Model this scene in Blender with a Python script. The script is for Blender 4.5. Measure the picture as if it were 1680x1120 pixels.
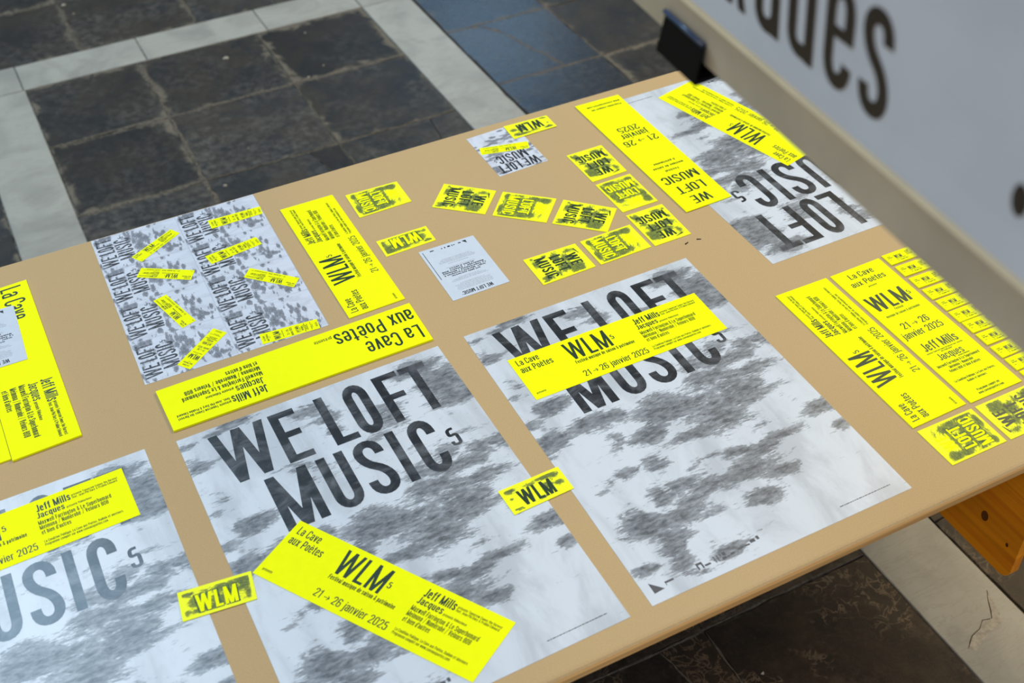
import bpy, bmesh, math, random
from mathutils import Vector, Matrix, noise

for o in list(bpy.data.objects):
    bpy.data.objects.remove(o, do_unlink=True)
S = bpy.context.scene
COL = S.collection
TOP = 0.74                      # height of the table top above the floor
rnd = random.Random(7)

# ---------------------------------------------------------------- camera
cam = bpy.data.cameras.new('camera')
cam.sensor_width = 36.0
cam.lens = 42.18
cam.clip_start = 0.05
cam.clip_end = 100
cam.dof.use_dof = True
cam.dof.focus_distance = 1.93
cam.dof.aperture_fstop = 4.5
co = bpy.data.objects.new('camera', cam)
COL.objects.link(co)
co.matrix_world = Matrix((
    (0.8950865, 0.3175358, -0.3130352, 0.0),
    (-0.4450973, 0.5943767, -0.6697796, 0.0),
    (-0.0266182, 0.7388419, 0.6733529, TOP + 1.295),
    (0, 0, 0, 1)))
S.camera = co

# ---------------------------------------------------------------- world, lights, exposure
w = bpy.data.worlds.new('daylit_hall')
S.world = w
w.use_nodes = True
wb = w.node_tree.nodes['Background']
wb.inputs['Color'].default_value = (0.75, 0.84, 1.0, 1)
wb.inputs['Strength'].default_value = 0.40


def area(name, loc, target, size, sy, power, color):
    L = bpy.data.lights.new(name, 'AREA')
    L.shape = 'RECTANGLE'
    L.size = size
    L.size_y = sy
    L.energy = power
    L.color = color
    o = bpy.data.objects.new(name, L)
    COL.objects.link(o)
    o.location = loc
    d = Vector(target) - Vector(loc)
    o.rotation_euler = d.to_track_quat('-Z', 'Y').to_euler()
    return o


def at_dir(p, az, el, dist):
    a, e = math.radians(az), math.radians(el)
    return (p[0] + dist * math.cos(e) * math.sin(a), p[1] + dist * math.cos(e) * math.cos(a), p[2] + dist * math.sin(e))


# tall windows of the hall, beyond the far side of the table
area('window_light', at_dir((1.6, 3.5, 0), 23, 29, 3.9), (1.3, 3.0, 0), 1.0, 0.9, 7, (0.30, 0.62, 1.0))
area('high_window_light', at_dir((-0.2, 1.1, TOP), -13, 52, 6.5), (0.2, 1.3, TOP), 1.7, 2.0, 165, (0.50, 0.76, 1.0))
area('side_window_light', (5.6, 3.0, 4.6), (0.7, 1.3, TOP), 2.4, 2.4, 200, (1.0, 0.80, 0.48))
area('hall_lamp_light', (1.5, -0.8, 4.7), (1.2, 0.8, 0.0), 1.0, 1.0, 22, (1.0, 0.76, 0.48))
area('left_fill_light', (-1.9, -0.7, 3.3), (1.1, 0.8, 0.5), 0.9, 0.9, 16, (1.0, 0.80, 0.58))  # added fill from the left, brightens the pine plank and the panel face

S.view_settings.view_transform = 'Standard'
S.view_settings.look = 'None'
S.view_settings.gamma = 1.0
S.view_settings.use_curve_mapping = False
S.view_settings.exposure = 0.56

# ---------------------------------------------------------------- helpers


def lin(r, g, b):
    f = lambda c: ((c / 255 + 0.055) / 1.055) ** 2.4 if c > 10 else c / 255 / 12.92
    return (f(r), f(g), f(b), 1)


class NT:
    def __init__(s, name):
        s.m = bpy.data.materials.new(name)
        s.m.use_nodes = True
        s.t = s.m.node_tree
        s.n = s.t.nodes
        s.b = s.n['Principled BSDF']

    def new(s, kind, **k):
        x = s.n.new(kind)
        for a, v in k.items():
            setattr(x, a, v)
        return x

    def link(s, a, b):
        s.t.links.new(a, b)

    def val(s, x, sock):
        if isinstance(x, (int, float)):
            sock.default_value = x
        elif isinstance(x, tuple):
            sock.default_value = x
        else:
            s.link(x, sock)

    def math(s, op, a, b=0.0, c=0.0, clamp=False):
        x = s.new('ShaderNodeMath', operation=op, use_clamp=clamp)
        for i, v in enumerate((a, b, c)):
            s.val(v, x.inputs[i])
        return x.outputs[0]

    def mix(s, f, a, b, mode='MIX'):
        x = s.new('ShaderNodeMix', data_type='RGBA', blend_type=mode)
        s.val(f, x.inputs[0])
        s.val(a, x.inputs[6])
        s.val(b, x.inputs[7])
        return x.outputs[2]

    def step(s, v, lo, hi, to0=0.0, to1=1.0):
        x = s.new('ShaderNodeMapRange', interpolation_type='SMOOTHSTEP')
        s.val(v, x.inputs[0])
        for i, q in zip((1, 2, 3, 4), (lo, hi, to0, to1)):
            x.inputs[i].default_value = q
        return x.outputs[0]

    def obj(s, scale=(1, 1, 1), rnd_off=False, rot=0.0):
        c = s.new('ShaderNodeTexCoord').outputs['Object']
        mp = s.new('ShaderNodeMapping')
        mp.inputs['Scale'].default_value = scale
        mp.inputs['Rotation'].default_value = (0, 0, rot)
        s.link(c, mp.inputs[0])
        if rnd_off:
            oi = s.new('ShaderNodeObjectInfo')
            r = s.math('MULTIPLY', oi.outputs['Random'], 37.0)
            s.link(r, mp.inputs['Location'])
        return mp.outputs[0]

    def noise(s, vec, scale, detail=4.0, rough=0.55, dist=0.0):
        x = s.new('ShaderNodeTexNoise')
        x.inputs['Scale'].default_value = scale
        x.inputs['Detail'].default_value = detail
        x.inputs['Roughness'].default_value = rough
        x.inputs['Distortion'].default_value = dist
        s.link(vec, x.inputs['Vector'])
        return x.outputs[0]

    def bump(s, h, strength=0.2, dist=0.002):
        x = s.new('ShaderNodeBump')
        x.inputs['Strength'].default_value = strength
        x.inputs['Distance'].default_value = dist
        s.link(h, x.inputs['Height'])
        s.link(x.outputs[0], s.b.inputs['Normal'])

    def out(s, color=None, rough=None, spec=None):
        if color is not None:
            s.val(color, s.b.inputs['Base Color'])
        if rough is not None:
            s.val(rough, s.b.inputs['Roughness'])
        if spec is not None:
            s.b.inputs['Specular IOR Level'].default_value = spec
        return s.m


def plain(name, color, rough=0.6, spec=0.3, var=0.06, scale=60.0):
    t = NT(name)
    n = t.noise(t.obj(), scale, 3)
    c = t.mix(t.step(n, 0.3, 0.7), tuple(x * (1 - var) for x in color[:3]) + (1,), tuple(min(1, x * (1 + var)) for x in color[:3]) + (1,))
    return t.out(c, rough, spec)


# ---- paper stocks -----------------------------------------------------
YEL = (0.88, 0.95, 0.0, 1)
M = {}
M['yellow'] = plain('fluorescent_yellow_paper', YEL, 0.72, 0.12, 0.015)
M['white'] = plain('white_card', (0.53, 0.61, 0.72, 1), 0.6, 0.2, 0.02)
M['ink'] = plain('black_ink_on_yellow', (0.016, 0.040, 0.018, 1), 0.45, 0.3, 0.1)
M['ink_soft'] = plain('fine_print_on_yellow', (0.055, 0.09, 0.008, 1), 0.5, 0.2, 0.1)
M['ink_outline'] = plain('mid_green_print', (0.07, 0.125, 0.03, 1), 0.5, 0.2, 0.5, 150)
M['ink_black'] = plain('black_ink', (0.018, 0.02, 0.026, 1), 0.4, 0.3, 0.1)
M['ink_grey'] = plain('grey_print', (0.36, 0.40, 0.47, 1), 0.5, 0.2, 0.1)
M['yellow_print'] = plain('bare_yellow_letters', YEL, 0.72, 0.12, 0.015)


def cloud_paper(name, paper, dark, k=1.0, wash=0.46, off=0.11, depth=(0.38, 1.0), glossy=0.34):
    """paper printed with the soft streaky cloud picture; 'ink' is the density drawn on the sheet"""
    t = NT(name)
    a = t.new('ShaderNodeAttribute', attribute_name='ink')
    ink = a.outputs['Fac']
    n1 = t.noise(t.obj((11 * k, 27 * k, 1), rot=0.05), 2.0, 8, 0.66, 0.5)
    n2 = t.noise(t.obj((38 * k, 190 * k, 1), rot=0.10), 2.0, 5, 0.68, 0.3)
    n3 = t.noise(t.obj((13 * k, 5 * k, 1), rot=0.45), 1.0, 7, 0.62, 0.5)
    d = t.math('MULTIPLY_ADD', ink, 1.0, off)
    d = t.math('ADD', d, t.math('MULTIPLY', t.math('SUBTRACT', n1, 0.5), 1.9))
    d = t.math('ADD', d, t.math('MULTIPLY', t.math('SUBTRACT', n2, 0.5), 1.3))
    edge = t.step(d, 0.40, 0.64)
    nd = t.noise(t.obj((30 * k, 85 * k, 1), rot=0.08), 2.0, 6, 0.7, 0.4)
    deep = t.math('ADD', t.math('MULTIPLY', t.math('SUBTRACT', nd, 0.5), 2.0), t.math('MULTIPLY', ink, 0.42))
    deep = t.step(deep, -0.35, 0.95)
    m = t.math('MULTIPLY', edge, t.math('MULTIPLY_ADD', deep, depth[1] - depth[0], depth[0]), clamp=True)
    m = t.math('MULTIPLY', t.step(ink, -1.0, -0.5), m)
    ws = t.math('MULTIPLY', t.step(n3, 0.42, 0.66), wash)
    wp = tuple(x * 0.50 for x in paper[:3]) + (1,)
    c = t.mix(ws, paper, wp)
    c = t.mix(m, c, dark)
    return t.out(c, glossy, 0.35)


def cloud_letters(name, c0, c1, k=1.0, glossy=0.30):
    t = NT(name)
    n1 = t.noise(t.obj((9 * k, 15 * k, 1)), 2.0, 7, 0.66, 0.8)
    n2 = t.noise(t.obj((60 * k, 200 * k, 1), rot=0.1), 2.0, 3, 0.6)
    v = t.math('MULTIPLY', t.step(n1, 0.40, 0.78), t.math('MULTIPLY_ADD', n2, 0.5, 0.62), clamp=True)
    return t.out(t.mix(v, c0, c1), glossy, 0.4)


M['poster'] = cloud_paper('poster_paper', (0.585, 0.65, 0.74, 1), (0.050, 0.056, 0.065, 1))
M['poster_small'] = cloud_paper('small_poster_paper', (0.60, 0.66, 0.78, 1), (0.085, 0.095, 0.12, 1), 4.0, 0.3, 0.10, (0.45, 1.0))
M['mark'] = plain('sponsor_mark_print', (0.09, 0.095, 0.11, 1), 0.4, 0.3, 0.1)
M['sticker'] = cloud_paper('printed_yellow_sticker', YEL, (0.02, 0.06, 0.04, 1), 3.0, 0.0, 0.08, (0.62, 1.0), glossy=0.6)
M['letters'] = cloud_letters('poster_headline_ink', (0.016, 0.020, 0.026, 1), (0.15, 0.165, 0.19, 1))
M['letters_small'] = cloud_letters('small_headline_ink', (0.035, 0.04, 0.05, 1), (0.26, 0.28, 0.33, 1), 4.0)


def kraft():
    t = NT('brown_fibreboard')
    v = t.obj()
    n = t.noise(v, 650, 4, 0.8)
    n2 = t.noise(v, 2.2, 4, 0.5)
    n3 = t.noise(v, 60, 5, 0.65)
    c = t.mix(t.step(n, 0.25, 0.75), (0.410, 0.288, 0.146, 1), (0.530, 0.390, 0.208, 1))
    c = t.mix(t.math('MULTIPLY', t.step(n2, 0.35, 0.75), 0.20), c, (0.41, 0.30, 0.17, 1))
    c = t.mix(t.math('MULTIPLY', t.step(n3, 0.55, 0.8), 0.12), c, (0.35, 0.255, 0.15, 1))
    t.bump(n, 0.12, 0.0004)
    return t.out(c, 0.72, 0.2)


M['kraft'] = kraft()


def wood(name, a, b, sc=(3, 60, 60), rough=0.5):
    t = NT(name)
    n = t.noise(t.obj(sc), 1.0, 6, 0.6, 1.4)
    n2 = t.noise(t.obj((sc[0] * 0.4, sc[1] * 0.15, sc[2] * 0.15)), 1.0, 3, 0.5, 2.0)
    c = t.mix(t.step(n, 0.35, 0.68), a, b)
    c = t.mix(t.math('MULTIPLY', t.step(n2, 0.5, 0.62), 0.35), c, tuple(x * 0.6 for x in b[:3]) + (1,))
    t.bump(n, 0.2, 0.0006)
    return t.out(c, rough, 0.3)


M['edge_wood'] = wood('table_edge_wood', (0.80, 0.50, 0.20, 1), (0.66, 0.34, 0.10, 1), (2, 30, 160))
M['pine'] = wood('orange_stained_pine', (0.95, 0.34, 0.010, 1), (0.78, 0.23, 0.006, 1), (45, 2.2, 45))
M['knot'] = plain('pine_knot', (0.14, 0.045, 0.008, 1), 0.5, 0.3, 0.3, 300)


def slate(name, base, alt, haze, stain_amt, rough0, rough1, pits=0.0):
    t = NT(name)
    v = t.obj(rnd_off=True)
    raw = t.new('ShaderNodeTexCoord').outputs['Object']
    a = t.new('ShaderNodeAttribute', attribute_name='edge').outputs['Fac']   # 1 in the middle, 0 at the rim
    n1 = t.noise(v, 5.0, 6, 0.62, 0.6)
    n2 = t.noise(v, 38, 6, 0.7)
    n3 = t.noise(v, 11, 5, 0.65, 1.0)
    n4 = t.noise(v, 230, 2, 0.6)
    n4g = t.noise(v, 140, 5, 0.75)
    c = t.mix(t.step(n1, 0.35, 0.66), base, alt)
    n5 = t.noise(v, 3.0, 5, 0.6, 0.8)
    c = t.mix(t.math('MULTIPLY', t.math('MULTIPLY', t.step(n2, 0.38, 0.72), t.step(n5, 0.36, 0.66)), 0.9), c, haze)
    c = t.mix(t.math('MULTIPLY', t.step(n4g, 0.45, 0.8), 0.35), c, haze)
    if pits:
        ra = t.math('ABSOLUTE', t.math('SUBTRACT', t.noise(v, 34, 3, 0.55, 0.8), 0.5))
        ridge = t.step(ra, 0.0, 0.055, 1.0, 0.0)
        where = t.step(t.noise(v, 4.2, 4, 0.6, 0.5), 0.50, 0.58)
        c = t.mix(t.math('MULTIPLY', t.math('MULTIPLY', ridge, where), pits), c, (0.17, 0.125, 0.08, 1))
    oi = t.new('ShaderNodeObjectInfo')
    tone = t.math('MULTIPLY_ADD', oi.outputs['Random'], 0.7, 0.65)
    bc = t.new('ShaderNodeCombineColor')
    for i in range(3):
        t.link(tone, bc.inputs[i])
    c = t.mix(1.0, c, bc.outputs[0], 'MULTIPLY')
    # lime residue creeping in from the joints
    e = t.math('ADD', a, t.math('MULTIPLY', t.math('SUBTRACT', n3, 0.5), 2.4))
    e = t.math('ADD', e, t.math('MULTIPLY', t.math('SUBTRACT', n2, 0.5), 0.8))
    oi0 = t.new('ShaderNodeObjectInfo')
    e = t.math('ADD', e, t.math('MULTIPLY_ADD', oi0.outputs['Random'], 0.5, -0.10))
    st = t.step(e, -0.15, 0.38, 1.0, 0.0)
    st = t.math('MULTIPLY', st, stain_amt, clamp=True)
    st = t.math('MULTIPLY', st, t.math('MULTIPLY_ADD', n4, 1.0, 0.35), clamp=True)
    c = t.mix(st, c, (0.23, 0.20, 0.15, 1))
    r = t.math('MULTIPLY_ADD', n2, rough1 - rough0, rough0)
    r = t.math('ADD', r, t.math('MULTIPLY', st, 0.25), clamp=True)
    t.bump(t.math('ADD', n2, t.math('MULTIPLY', n1, 1.5)), 0.35, 0.003)
    return t.out(c, r, 0.36)


M['slate'] = slate('dark_slate', (0.009, 0.012, 0.016, 1), (0.027, 0.0235, 0.019, 1), (0.082, 0.078, 0.070, 1), 0.62, 0.40, 0.62)
M['slate_polished'] = slate('polished_slate', (0.012, 0.018, 0.028, 1), (0.024, 0.028, 0.034, 1), (0.045, 0.048, 0.050, 1), 0.25, 0.20, 0.34)
M['slate_brown'] = slate('worn_brown_slate', (0.006, 0.0045, 0.0035, 1), (0.026, 0.018, 0.011, 1), (0.07, 0.05, 0.033, 1), 0.28, 0.45, 0.75, 0.6)


def marble():
    t = NT('pale_grey_marble')
    v = t.obj(rnd_off=True)
    n1 = t.noise(v, 4.5, 6, 0.6, 1.2)
    n2 = t.noise(t.obj((3, 16, 1), rnd_off=True), 2.0, 6, 0.6, 1.5)
    n3 = t.noise(v, 60, 4, 0.6)
    c = t.mix(t.step(n1, 0.35, 0.7), (0.355, 0.36, 0.33, 1), (0.262, 0.268, 0.25, 1))
    vein = t.math('MULTIPLY', t.step(t.math('ABSOLUTE', t.math('SUBTRACT', n2, 0.5)), 0.0, 0.03, 1.0, 0.0), 0.30)
    c = t.mix(vein, c, (0.22, 0.20, 0.17, 1))
    c = t.mix(t.math('MULTIPLY', t.step(n3, 0.5, 0.8), 0.18), c, (0.26, 0.25, 0.23, 1))
    t.bump(n3, 0.15, 0.001)
    return t.out(c, 0.42, 0.3)


M['marble'] = marble()
M['mortar'] = plain('lime_mortar', (0.15, 0.135, 0.11, 1), 0.9, 0.1, 0.5, 45)
M['mortar_dark'] = plain('old_dark_mortar', (0.035, 0.032, 0.028, 1), 0.9, 0.1, 0.5, 45)
M['crack'] = plain('pale_crack_filler', (0.105, 0.092, 0.074, 1), 0.8, 0.2, 0.35, 90)
M['crack_dark'] = plain('dark_crack', (0.02, 0.018, 0.016, 1), 0.8, 0.2, 0.35, 90)
M['chip'] = plain('broken_marble', (0.40, 0.375, 0.32, 1), 0.8, 0.2, 0.2, 90)
M['plaster'] = plain('old_lime_plaster', (0.42, 0.40, 0.36, 1), 0.9, 0.1, 0.1, 3)
M['board'] = plain('beige_panel_board', (0.47, 0.42, 0.33, 1), 0.7, 0.2, 0.08, 12)
M['cream'] = plain('cream_backing_paper', (0.92, 0.90, 0.74, 1), 0.7, 0.2, 0.04, 20)
M['panel_paper'] = plain('lilac_white_paper', (0.56, 0.61, 0.70, 1), 0.6, 0.2, 0.06, 5)
M['panel_ink'] = plain('brown_black_ink', (0.028, 0.018, 0.018, 1), 0.5, 0.2, 0.05)
M['black_metal'] = plain('black_lacquered_steel', (0.002, 0.002, 0.002, 1), 0.5, 0.15, 0.1)
M['clip_highlight'] = plain('black_lip_highlight', (0.03, 0.06, 0.13, 1), 0.3, 0.6, 0.1)  # bluish highlight on the black clip's lip, put into its colour
M['steel'] = plain('grey_steel', (0.35, 0.36, 0.38, 1), 0.35, 0.5, 0.1)


def link_mesh(name, verts, faces, mat, parent=None, loc=None, rotz=0.0, smooth=False, attr=None):
    me = bpy.data.meshes.new(name)
    me.from_pydata(verts, [], faces)
    me.materials.append(mat)
    if attr:
        at = me.attributes.new(attr[0], 'FLOAT', 'POINT')
        at.data.foreach_set('value', attr[1])
    if smooth:
        me.shade_smooth()
    me.update()
    o = bpy.data.objects.new(name, me)
    COL.objects.link(o)
    if loc is not None:
        o.location = loc
    o.rotation_euler = (0, 0, rotz)
    if parent:
        o.parent = parent
    return o


def empty(name, loc, rotz=0.0, parent=None):
    o = bpy.data.objects.new(name, None)
    COL.objects.link(o)
    o.empty_display_size = 0.1
    o.location = loc
    o.rotation_euler = (0, 0, rotz)
    if parent:
        o.parent = parent
    return o


def tag(o, label, cat, group=None):
    o['label'] = label
    o['category'] = cat
    if group:
        o['group'] = group
    return o


def box(x0, x1, y0, y1, z0, z1):
    v = [(x0, y0, z0), (x1, y0, z0), (x1, y1, z0), (x0, y1, z0), (x0, y0, z1), (x1, y0, z1), (x1, y1, z1), (x0, y1, z1)]
    f = [(3, 2, 1, 0), (4, 5, 6, 7), (0, 1, 5, 4), (1, 2, 6, 5), (2, 3, 7, 6), (3, 0, 4, 7)]
    return v, f


# ---------------------------------------------------------------- condensed grotesque lettering (drawn as strokes)
def rounded(pts, r, closed=False, seg=5):
    out = []
    n = len(pts)
    for i, p in enumerate(pts):
        if not closed and i in (0, n - 1):
            out.append(p)
            continue
        a, b = pts[(i - 1) % n], pts[(i + 1) % n]
        la, lb = math.hypot(a[0] - p[0], a[1] - p[1]), math.hypot(b[0] - p[0], b[1] - p[1])
        ra = min(r, la * (0.5 if closed or i - 1 > 0 else 1.0))
        rb = min(r, lb * (0.5 if closed or i + 1 < n - 1 else 1.0))
        A = (p[0] + (a[0] - p[0]) * ra / la, p[1] + (a[1] - p[1]) * ra / la)
        B = (p[0] + (b[0] - p[0]) * rb / lb, p[1] + (b[1] - p[1]) * rb / lb)
        k = 0.9
        for s in range(seg + 1):
            u = s / seg
            c1 = (A[0] + (p[0] - A[0]) * 0.6 , A[1] + (p[1] - A[1]) * 0.6)
            c2 = (B[0] + (p[0] - B[0]) * 0.6, B[1] + (p[1] - B[1]) * 0.6)
            w0, w1, w2, w3 = (1 - u) ** 3, 3 * u * (1 - u) ** 2, 3 * u * u * (1 - u), u ** 3
            out.append((A[0] * w0 + c1[0] * w1 + c2[0] * w2 + B[0] * w3, A[1] * w0 + c1[1] * w1 + c2[1] * w2 + B[1] * w3))
    return out


def ribbon(pts, t, closed=False):
    q = [pts[0]]
    for p in pts[1:]:
        if math.hypot(p[0] - q[-1][0], p[1] - q[-1][1]) > 1e-4:
            q.append(p)
    pts = q
    n = len(pts)
    L, R = [], []
    for i in range(n):
        a = pts[(i - 1) % n] if (closed or i > 0) else None
        b = pts[(i + 1) % n] if (closed or i < n - 1) else None
        d1 = d2 = None
        if a:
            l = math.hypot(pts[i][0] - a[0], pts[i][1] - a[1]) or 1e-6
            d1 = ((pts[i][0] - a[0]) / l, (pts[i][1] - a[1]) / l)
        if b:
            l = math.hypot(b[0] - pts[i][0], b[1] - pts[i][1]) or 1e-6
            d2 = ((b[0] - pts[i][0]) / l, (b[1] - pts[i][1]) / l)
        d1 = d1 or d2
        d2 = d2 or d1
        nx, ny = -(d1[1] + d2[1]), d1[0] + d2[0]
        l = math.hypot(nx, ny) or 1e-6
        nx, ny = nx / l, ny / l
        c = max(0.4, nx * -d1[1] + ny * d1[0])
        h = t / 2 / c
        L.append((pts[i][0] + nx * h, pts[i][1] + ny * h))
        R.append((pts[i][0] - nx * h, pts[i][1] - ny * h))
    polys = []
    for i in range(n if closed else n - 1):
        j = (i + 1) % n
        polys.append([R[i], R[j], L[j], L[i]])
    return polys


def glyph(ch, t):
    """polygons of one character, cap height 1, x-height 0.76, stem width t; returns (polys, advance without gap)"""
    P = []
    h = t * 0.92

    def st(pts, r=0.0, closed=False, tt=None):
        P.extend(ribbon(rounded(pts, r, closed) if r else pts, tt or t, closed))

    def rect(x0, x1, y0, y1):
        P.append([(x0, y0), (x1, y0), (x1, y1), (x0, y1)])

    def dia(xb, yb, xt, yt, tt=None):      # slanted bar with level ends, xb / xt are its left edges
        q = tt or t
        P.append([(xb, yb), (xb + q, yb), (xt + q, yt), (xt, yt)])
    X = 0.76
    l = t / 2
    if ch == ' ':
        return P, 0.16
    if ch in 'WM':
        w = 0.74 if ch == 'W' else 0.58
        if ch == 'W':
            b1, b2 = 0.19 - t / 2 + 0.02, w - 0.19 - t / 2 - 0.02
            m = w / 2 - t / 2
            dia(b1, 0, 0, 1); dia(b1, 0, m, 1); dia(b2, 0, m, 1); dia(b2, 0, w - t, 1)
        else:
            rect(0, t, 0, 1); rect(w - t, w, 0, 1)
            m = w / 2 - t / 2
            dia(m, 0, 0.0, 1); dia(m, 0, w - t, 1)
        return P, w
    w = 0.40
    r = 0.19
    if ch == 'E':
        rect(0, t, 0, 1); rect(t, 0.36, 0, h); rect(t, 0.36, 1 - h, 1); rect(t, 0.33, 0.53 - h / 2, 0.53 + h / 2); return P, 0.36
    if ch == 'F':
        rect(0, t, 0, 1); rect(t, 0.35, 1 - h, 1); rect(t, 0.32, 0.51 - h / 2, 0.51 + h / 2); return P, 0.35
    if ch == 'L':
        rect(0, t, 0, 1); rect(t, 0.34, 0, h); return P, 0.34
    if ch == 'T':
        rect(0, w, 1 - h, 1); rect(w / 2 - l, w / 2 + l, 0, 1 - h); return P, w
    if ch == 'I':
        rect(0, t, 0, 1); return P, t
    if ch == 'N':
        rect(0, t, 0, 1); rect(w - t, w, 0, 1); dia(w - t, 0, 0, 1); return P, w
    if ch == 'O' or ch == '0':
        st([(l, h / 2), (w - l, h / 2), (w - l, 1 - h / 2), (l, 1 - h / 2)], r, True); return P, w
    if ch == 'C':
        st([(w - l, 0.70), (w - l, 1 - h / 2), (l, 1 - h / 2), (l, h / 2), (w - l, h / 2), (w - l, 0.30)], r); return P, w
    if ch == 'U':
        st([(l, 1), (l, h / 2), (w - l, h / 2), (w - l, 1)], r); return P, w
    if ch == 'S':
        st([(w - l, 0.72), (w - l, 1 - h / 2), (l, 1 - h / 2), (l, 0.62), (w - l, 0.40), (w - l, h / 2), (l, h / 2), (l, 0.28)], r); return P, w
    if ch == 'J':
        st([(0.3 - l, 1), (0.3 - l, h / 2), (l, h / 2), (l, 0.2)], 0.14); return P, 0.3
    if ch in 'PDR':
        rect(0, t, 0, 1)
        if ch == 'D':
            st([(t, h / 2), (w - l, h / 2), (w - l, 1 - h / 2), (t, 1 - h / 2)], r)
        else:
            st([(t, 0.44), (w - l, 0.44), (w - l, 1 - h / 2), (t, 1 - h / 2)], 0.16)
            if ch == 'R':
                dia(w - t, 0, 0.16, 0.44)
        return P, w
    if ch == 'H':
        rect(0, t, 0, 1); rect(w - t, w, 0, 1); rect(t, w - t, 0.5 - h / 2, 0.5 + h / 2); return P, w
    if ch == 'V':
        dia(w / 2 - l, 0, 0, 1); dia(w / 2 - l, 0, w - t, 1); return P, w
    if ch == 'A':
        dia(0, 0, w / 2 - l, 1); dia(w - t, 0, w / 2 - l, 1); rect(0.09, w - 0.09, 0.24, 0.24 + h); return P, w
    if ch == '5':
        st([(w - l - 0.02, 1 - h / 2), (l + 0.02, 1 - h / 2), (l, 0.56), (w - l, 0.62), (w - l, h / 2), (l, h / 2), (l, 0.26)], 0.13); return P, w
    if ch == '2':
        st([(l, 0.70), (l, 1 - h / 2), (w - l, 1 - h / 2), (w - l, 0.62), (l, h / 2)], 0.16); rect(l, w, 0, h); return P, w
    if ch == '1':
        rect(0.13, 0.13 + t, 0, 1); P.append([(0.0, 0.74), (0.14, 0.80), (0.14, 0.88), (0.0, 0.84)]); return P, 0.13 + t
    if ch == '6':
        st([(w - l, 0.74), (w - l, 1 - h / 2), (l, 1 - h / 2), (l, h / 2), (w - l, h / 2), (w - l, 0.57), (l, 0.57)], 0.16); return P, w
    if ch == '8':
        st([(l, h / 2), (w - l, h / 2), (w - l, 0.53), (l, 0.53)], 0.15, True); st([(l, 0.53), (w - l, 0.53), (w - l, 1 - h / 2), (l, 1 - h / 2)], 0.15, True); return P, w
    w = 0.34
    r = 0.16
    if ch in 'ec' or ch in 'éèê':
        if ch == 'c':
            st([(w - l, X - 0.24), (w - l, X - h / 2), (l, X - h / 2), (l, h / 2), (w - l, h / 2), (w - l, 0.22)], r)
        else:
            st([(l, 0.37), (w - l, 0.37), (w - l, X - h / 2), (l, X - h / 2), (l, h / 2), (w - l, h / 2), (w - l, 0.22)], r * 0.95) if False else None
            st([(w - l, 0.36), (w - l, X - h / 2), (l, X - h / 2), (l, h / 2), (w - l, h / 2), (w - l, 0.20)], r)
            rect(l, w - l * 0.2, 0.36, 0.36 + h * 0.8)
        if ch == 'é':
            dia(0.10, 0.83, 0.19, 0.99, 0.09)
        if ch == 'è':
            dia(0.15, 0.83, 0.06, 0.99, 0.09)
        return P, w
    if ch == 'o':
        st([(l, h / 2), (w - l, h / 2), (w - l, X - h / 2), (l, X - h / 2)], r, True); return P, w
    if ch == 'a':
        st([(l, 0.54), (l, X - h / 2), (w - l, X - h / 2), (w - l, 0.10)], 0.13)
        st([(w - l, 0.44), (l, 0.40), (l, h / 2), (w - l, h / 2), (w - l, 0.2)], 0.12)
        rect(w - t, w, 0, 0.3)
        return P, w
    if ch in 'dqbp':
        st([(l, h / 2), (w - l, h / 2), (w - l, X - h / 2), (l, X - h / 2)], r * 0.8, True)
        if ch == 'd': rect(w - t, w, 0, 1)
        if ch == 'q': rect(w - t, w, -0.22, X)
        if ch == 'b': rect(0, t, 0, 1)
        if ch == 'p': rect(0, t, -0.22, X)
        return P, w
    if ch == 'g':
        st([(l, 0.12), (w - l, 0.12), (w - l, X - h / 2), (l, X - h / 2)], r * 0.8, True)
        st([(w - l, X), (w - l, -0.2), (l, -0.2)], 0.1)
        return P, w
    if ch in 'nhm':
        rect(0, t, 0, 1 if ch == 'h' else X)
        st([(l, X - h / 2 - 0.02), (w - l, X - h / 2), (w - l, 0)], 0.13)
        if ch == 'm':
            st([(w - l, X - h / 2 - 0.02), (2 * w - 3 * l, X - h / 2), (2 * w - 3 * l, 0)], 0.13)
            return P, 2 * w - t
        return P, w
    if ch == 'u':
        rect(w - t, w, 0, X)
        st([(l, X), (l, h / 2), (w - l, h / 2 + 0.02)], 0.13)
        return P, w
    if ch == 'r':
        rect(0, t, 0, X); st([(l, X - h / 2 - 0.05), (0.10, X - h / 2), (0.24, X - h / 2)], 0.06); return P, 0.24
    if ch == 's':
        st([(w - l, X - 0.22), (w - l, X - h / 2), (l, X - h / 2), (l, 0.47), (w - l, 0.31), (w - l, h / 2), (l, h / 2), (l, 0.21)], 0.15); return P, w
    if ch == 't':
        st([(0.07 + l, 0.94), (0.07 + l, h / 2), (0.26, h / 2)], 0.09); rect(0, 0.25, X - h * 0.9, X); return P, 0.25
    if ch == 'f':
        st([(0.07 + l, 0), (0.07 + l, 1 - h / 2), (0.27, 1 - h / 2)], 0.1); rect(0, 0.25, X - h * 0.9, X); return P, 0.25
    if ch == 'i':
        rect(0, t, 0, X); rect(0, t, 1 - t, 1); return P, t
    if ch == 'j':
        st([(0.06 + l, X), (0.06 + l, -0.2), (-0.02, -0.2)], 0.1); rect(0.06, 0.06 + t, 1 - t, 1); return P, 0.06 + t
    if ch == 'l':
        rect(0, t, 0, 1); return P, t
    if ch == 'v':
        dia(w / 2 - l, 0, 0, X); dia(w / 2 - l, 0, w - t, X); return P, w
    if ch == 'w':
        w = 0.5
        dia(0.13 - l + 0.02, 0, 0, X); dia(0.13 - l + 0.02, 0, w / 2 - l, X); dia(w - 0.13 - l - 0.02, 0, w / 2 - l, X); dia(w - 0.13 - l - 0.02, 0, w - t, X)
        return P, w
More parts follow.
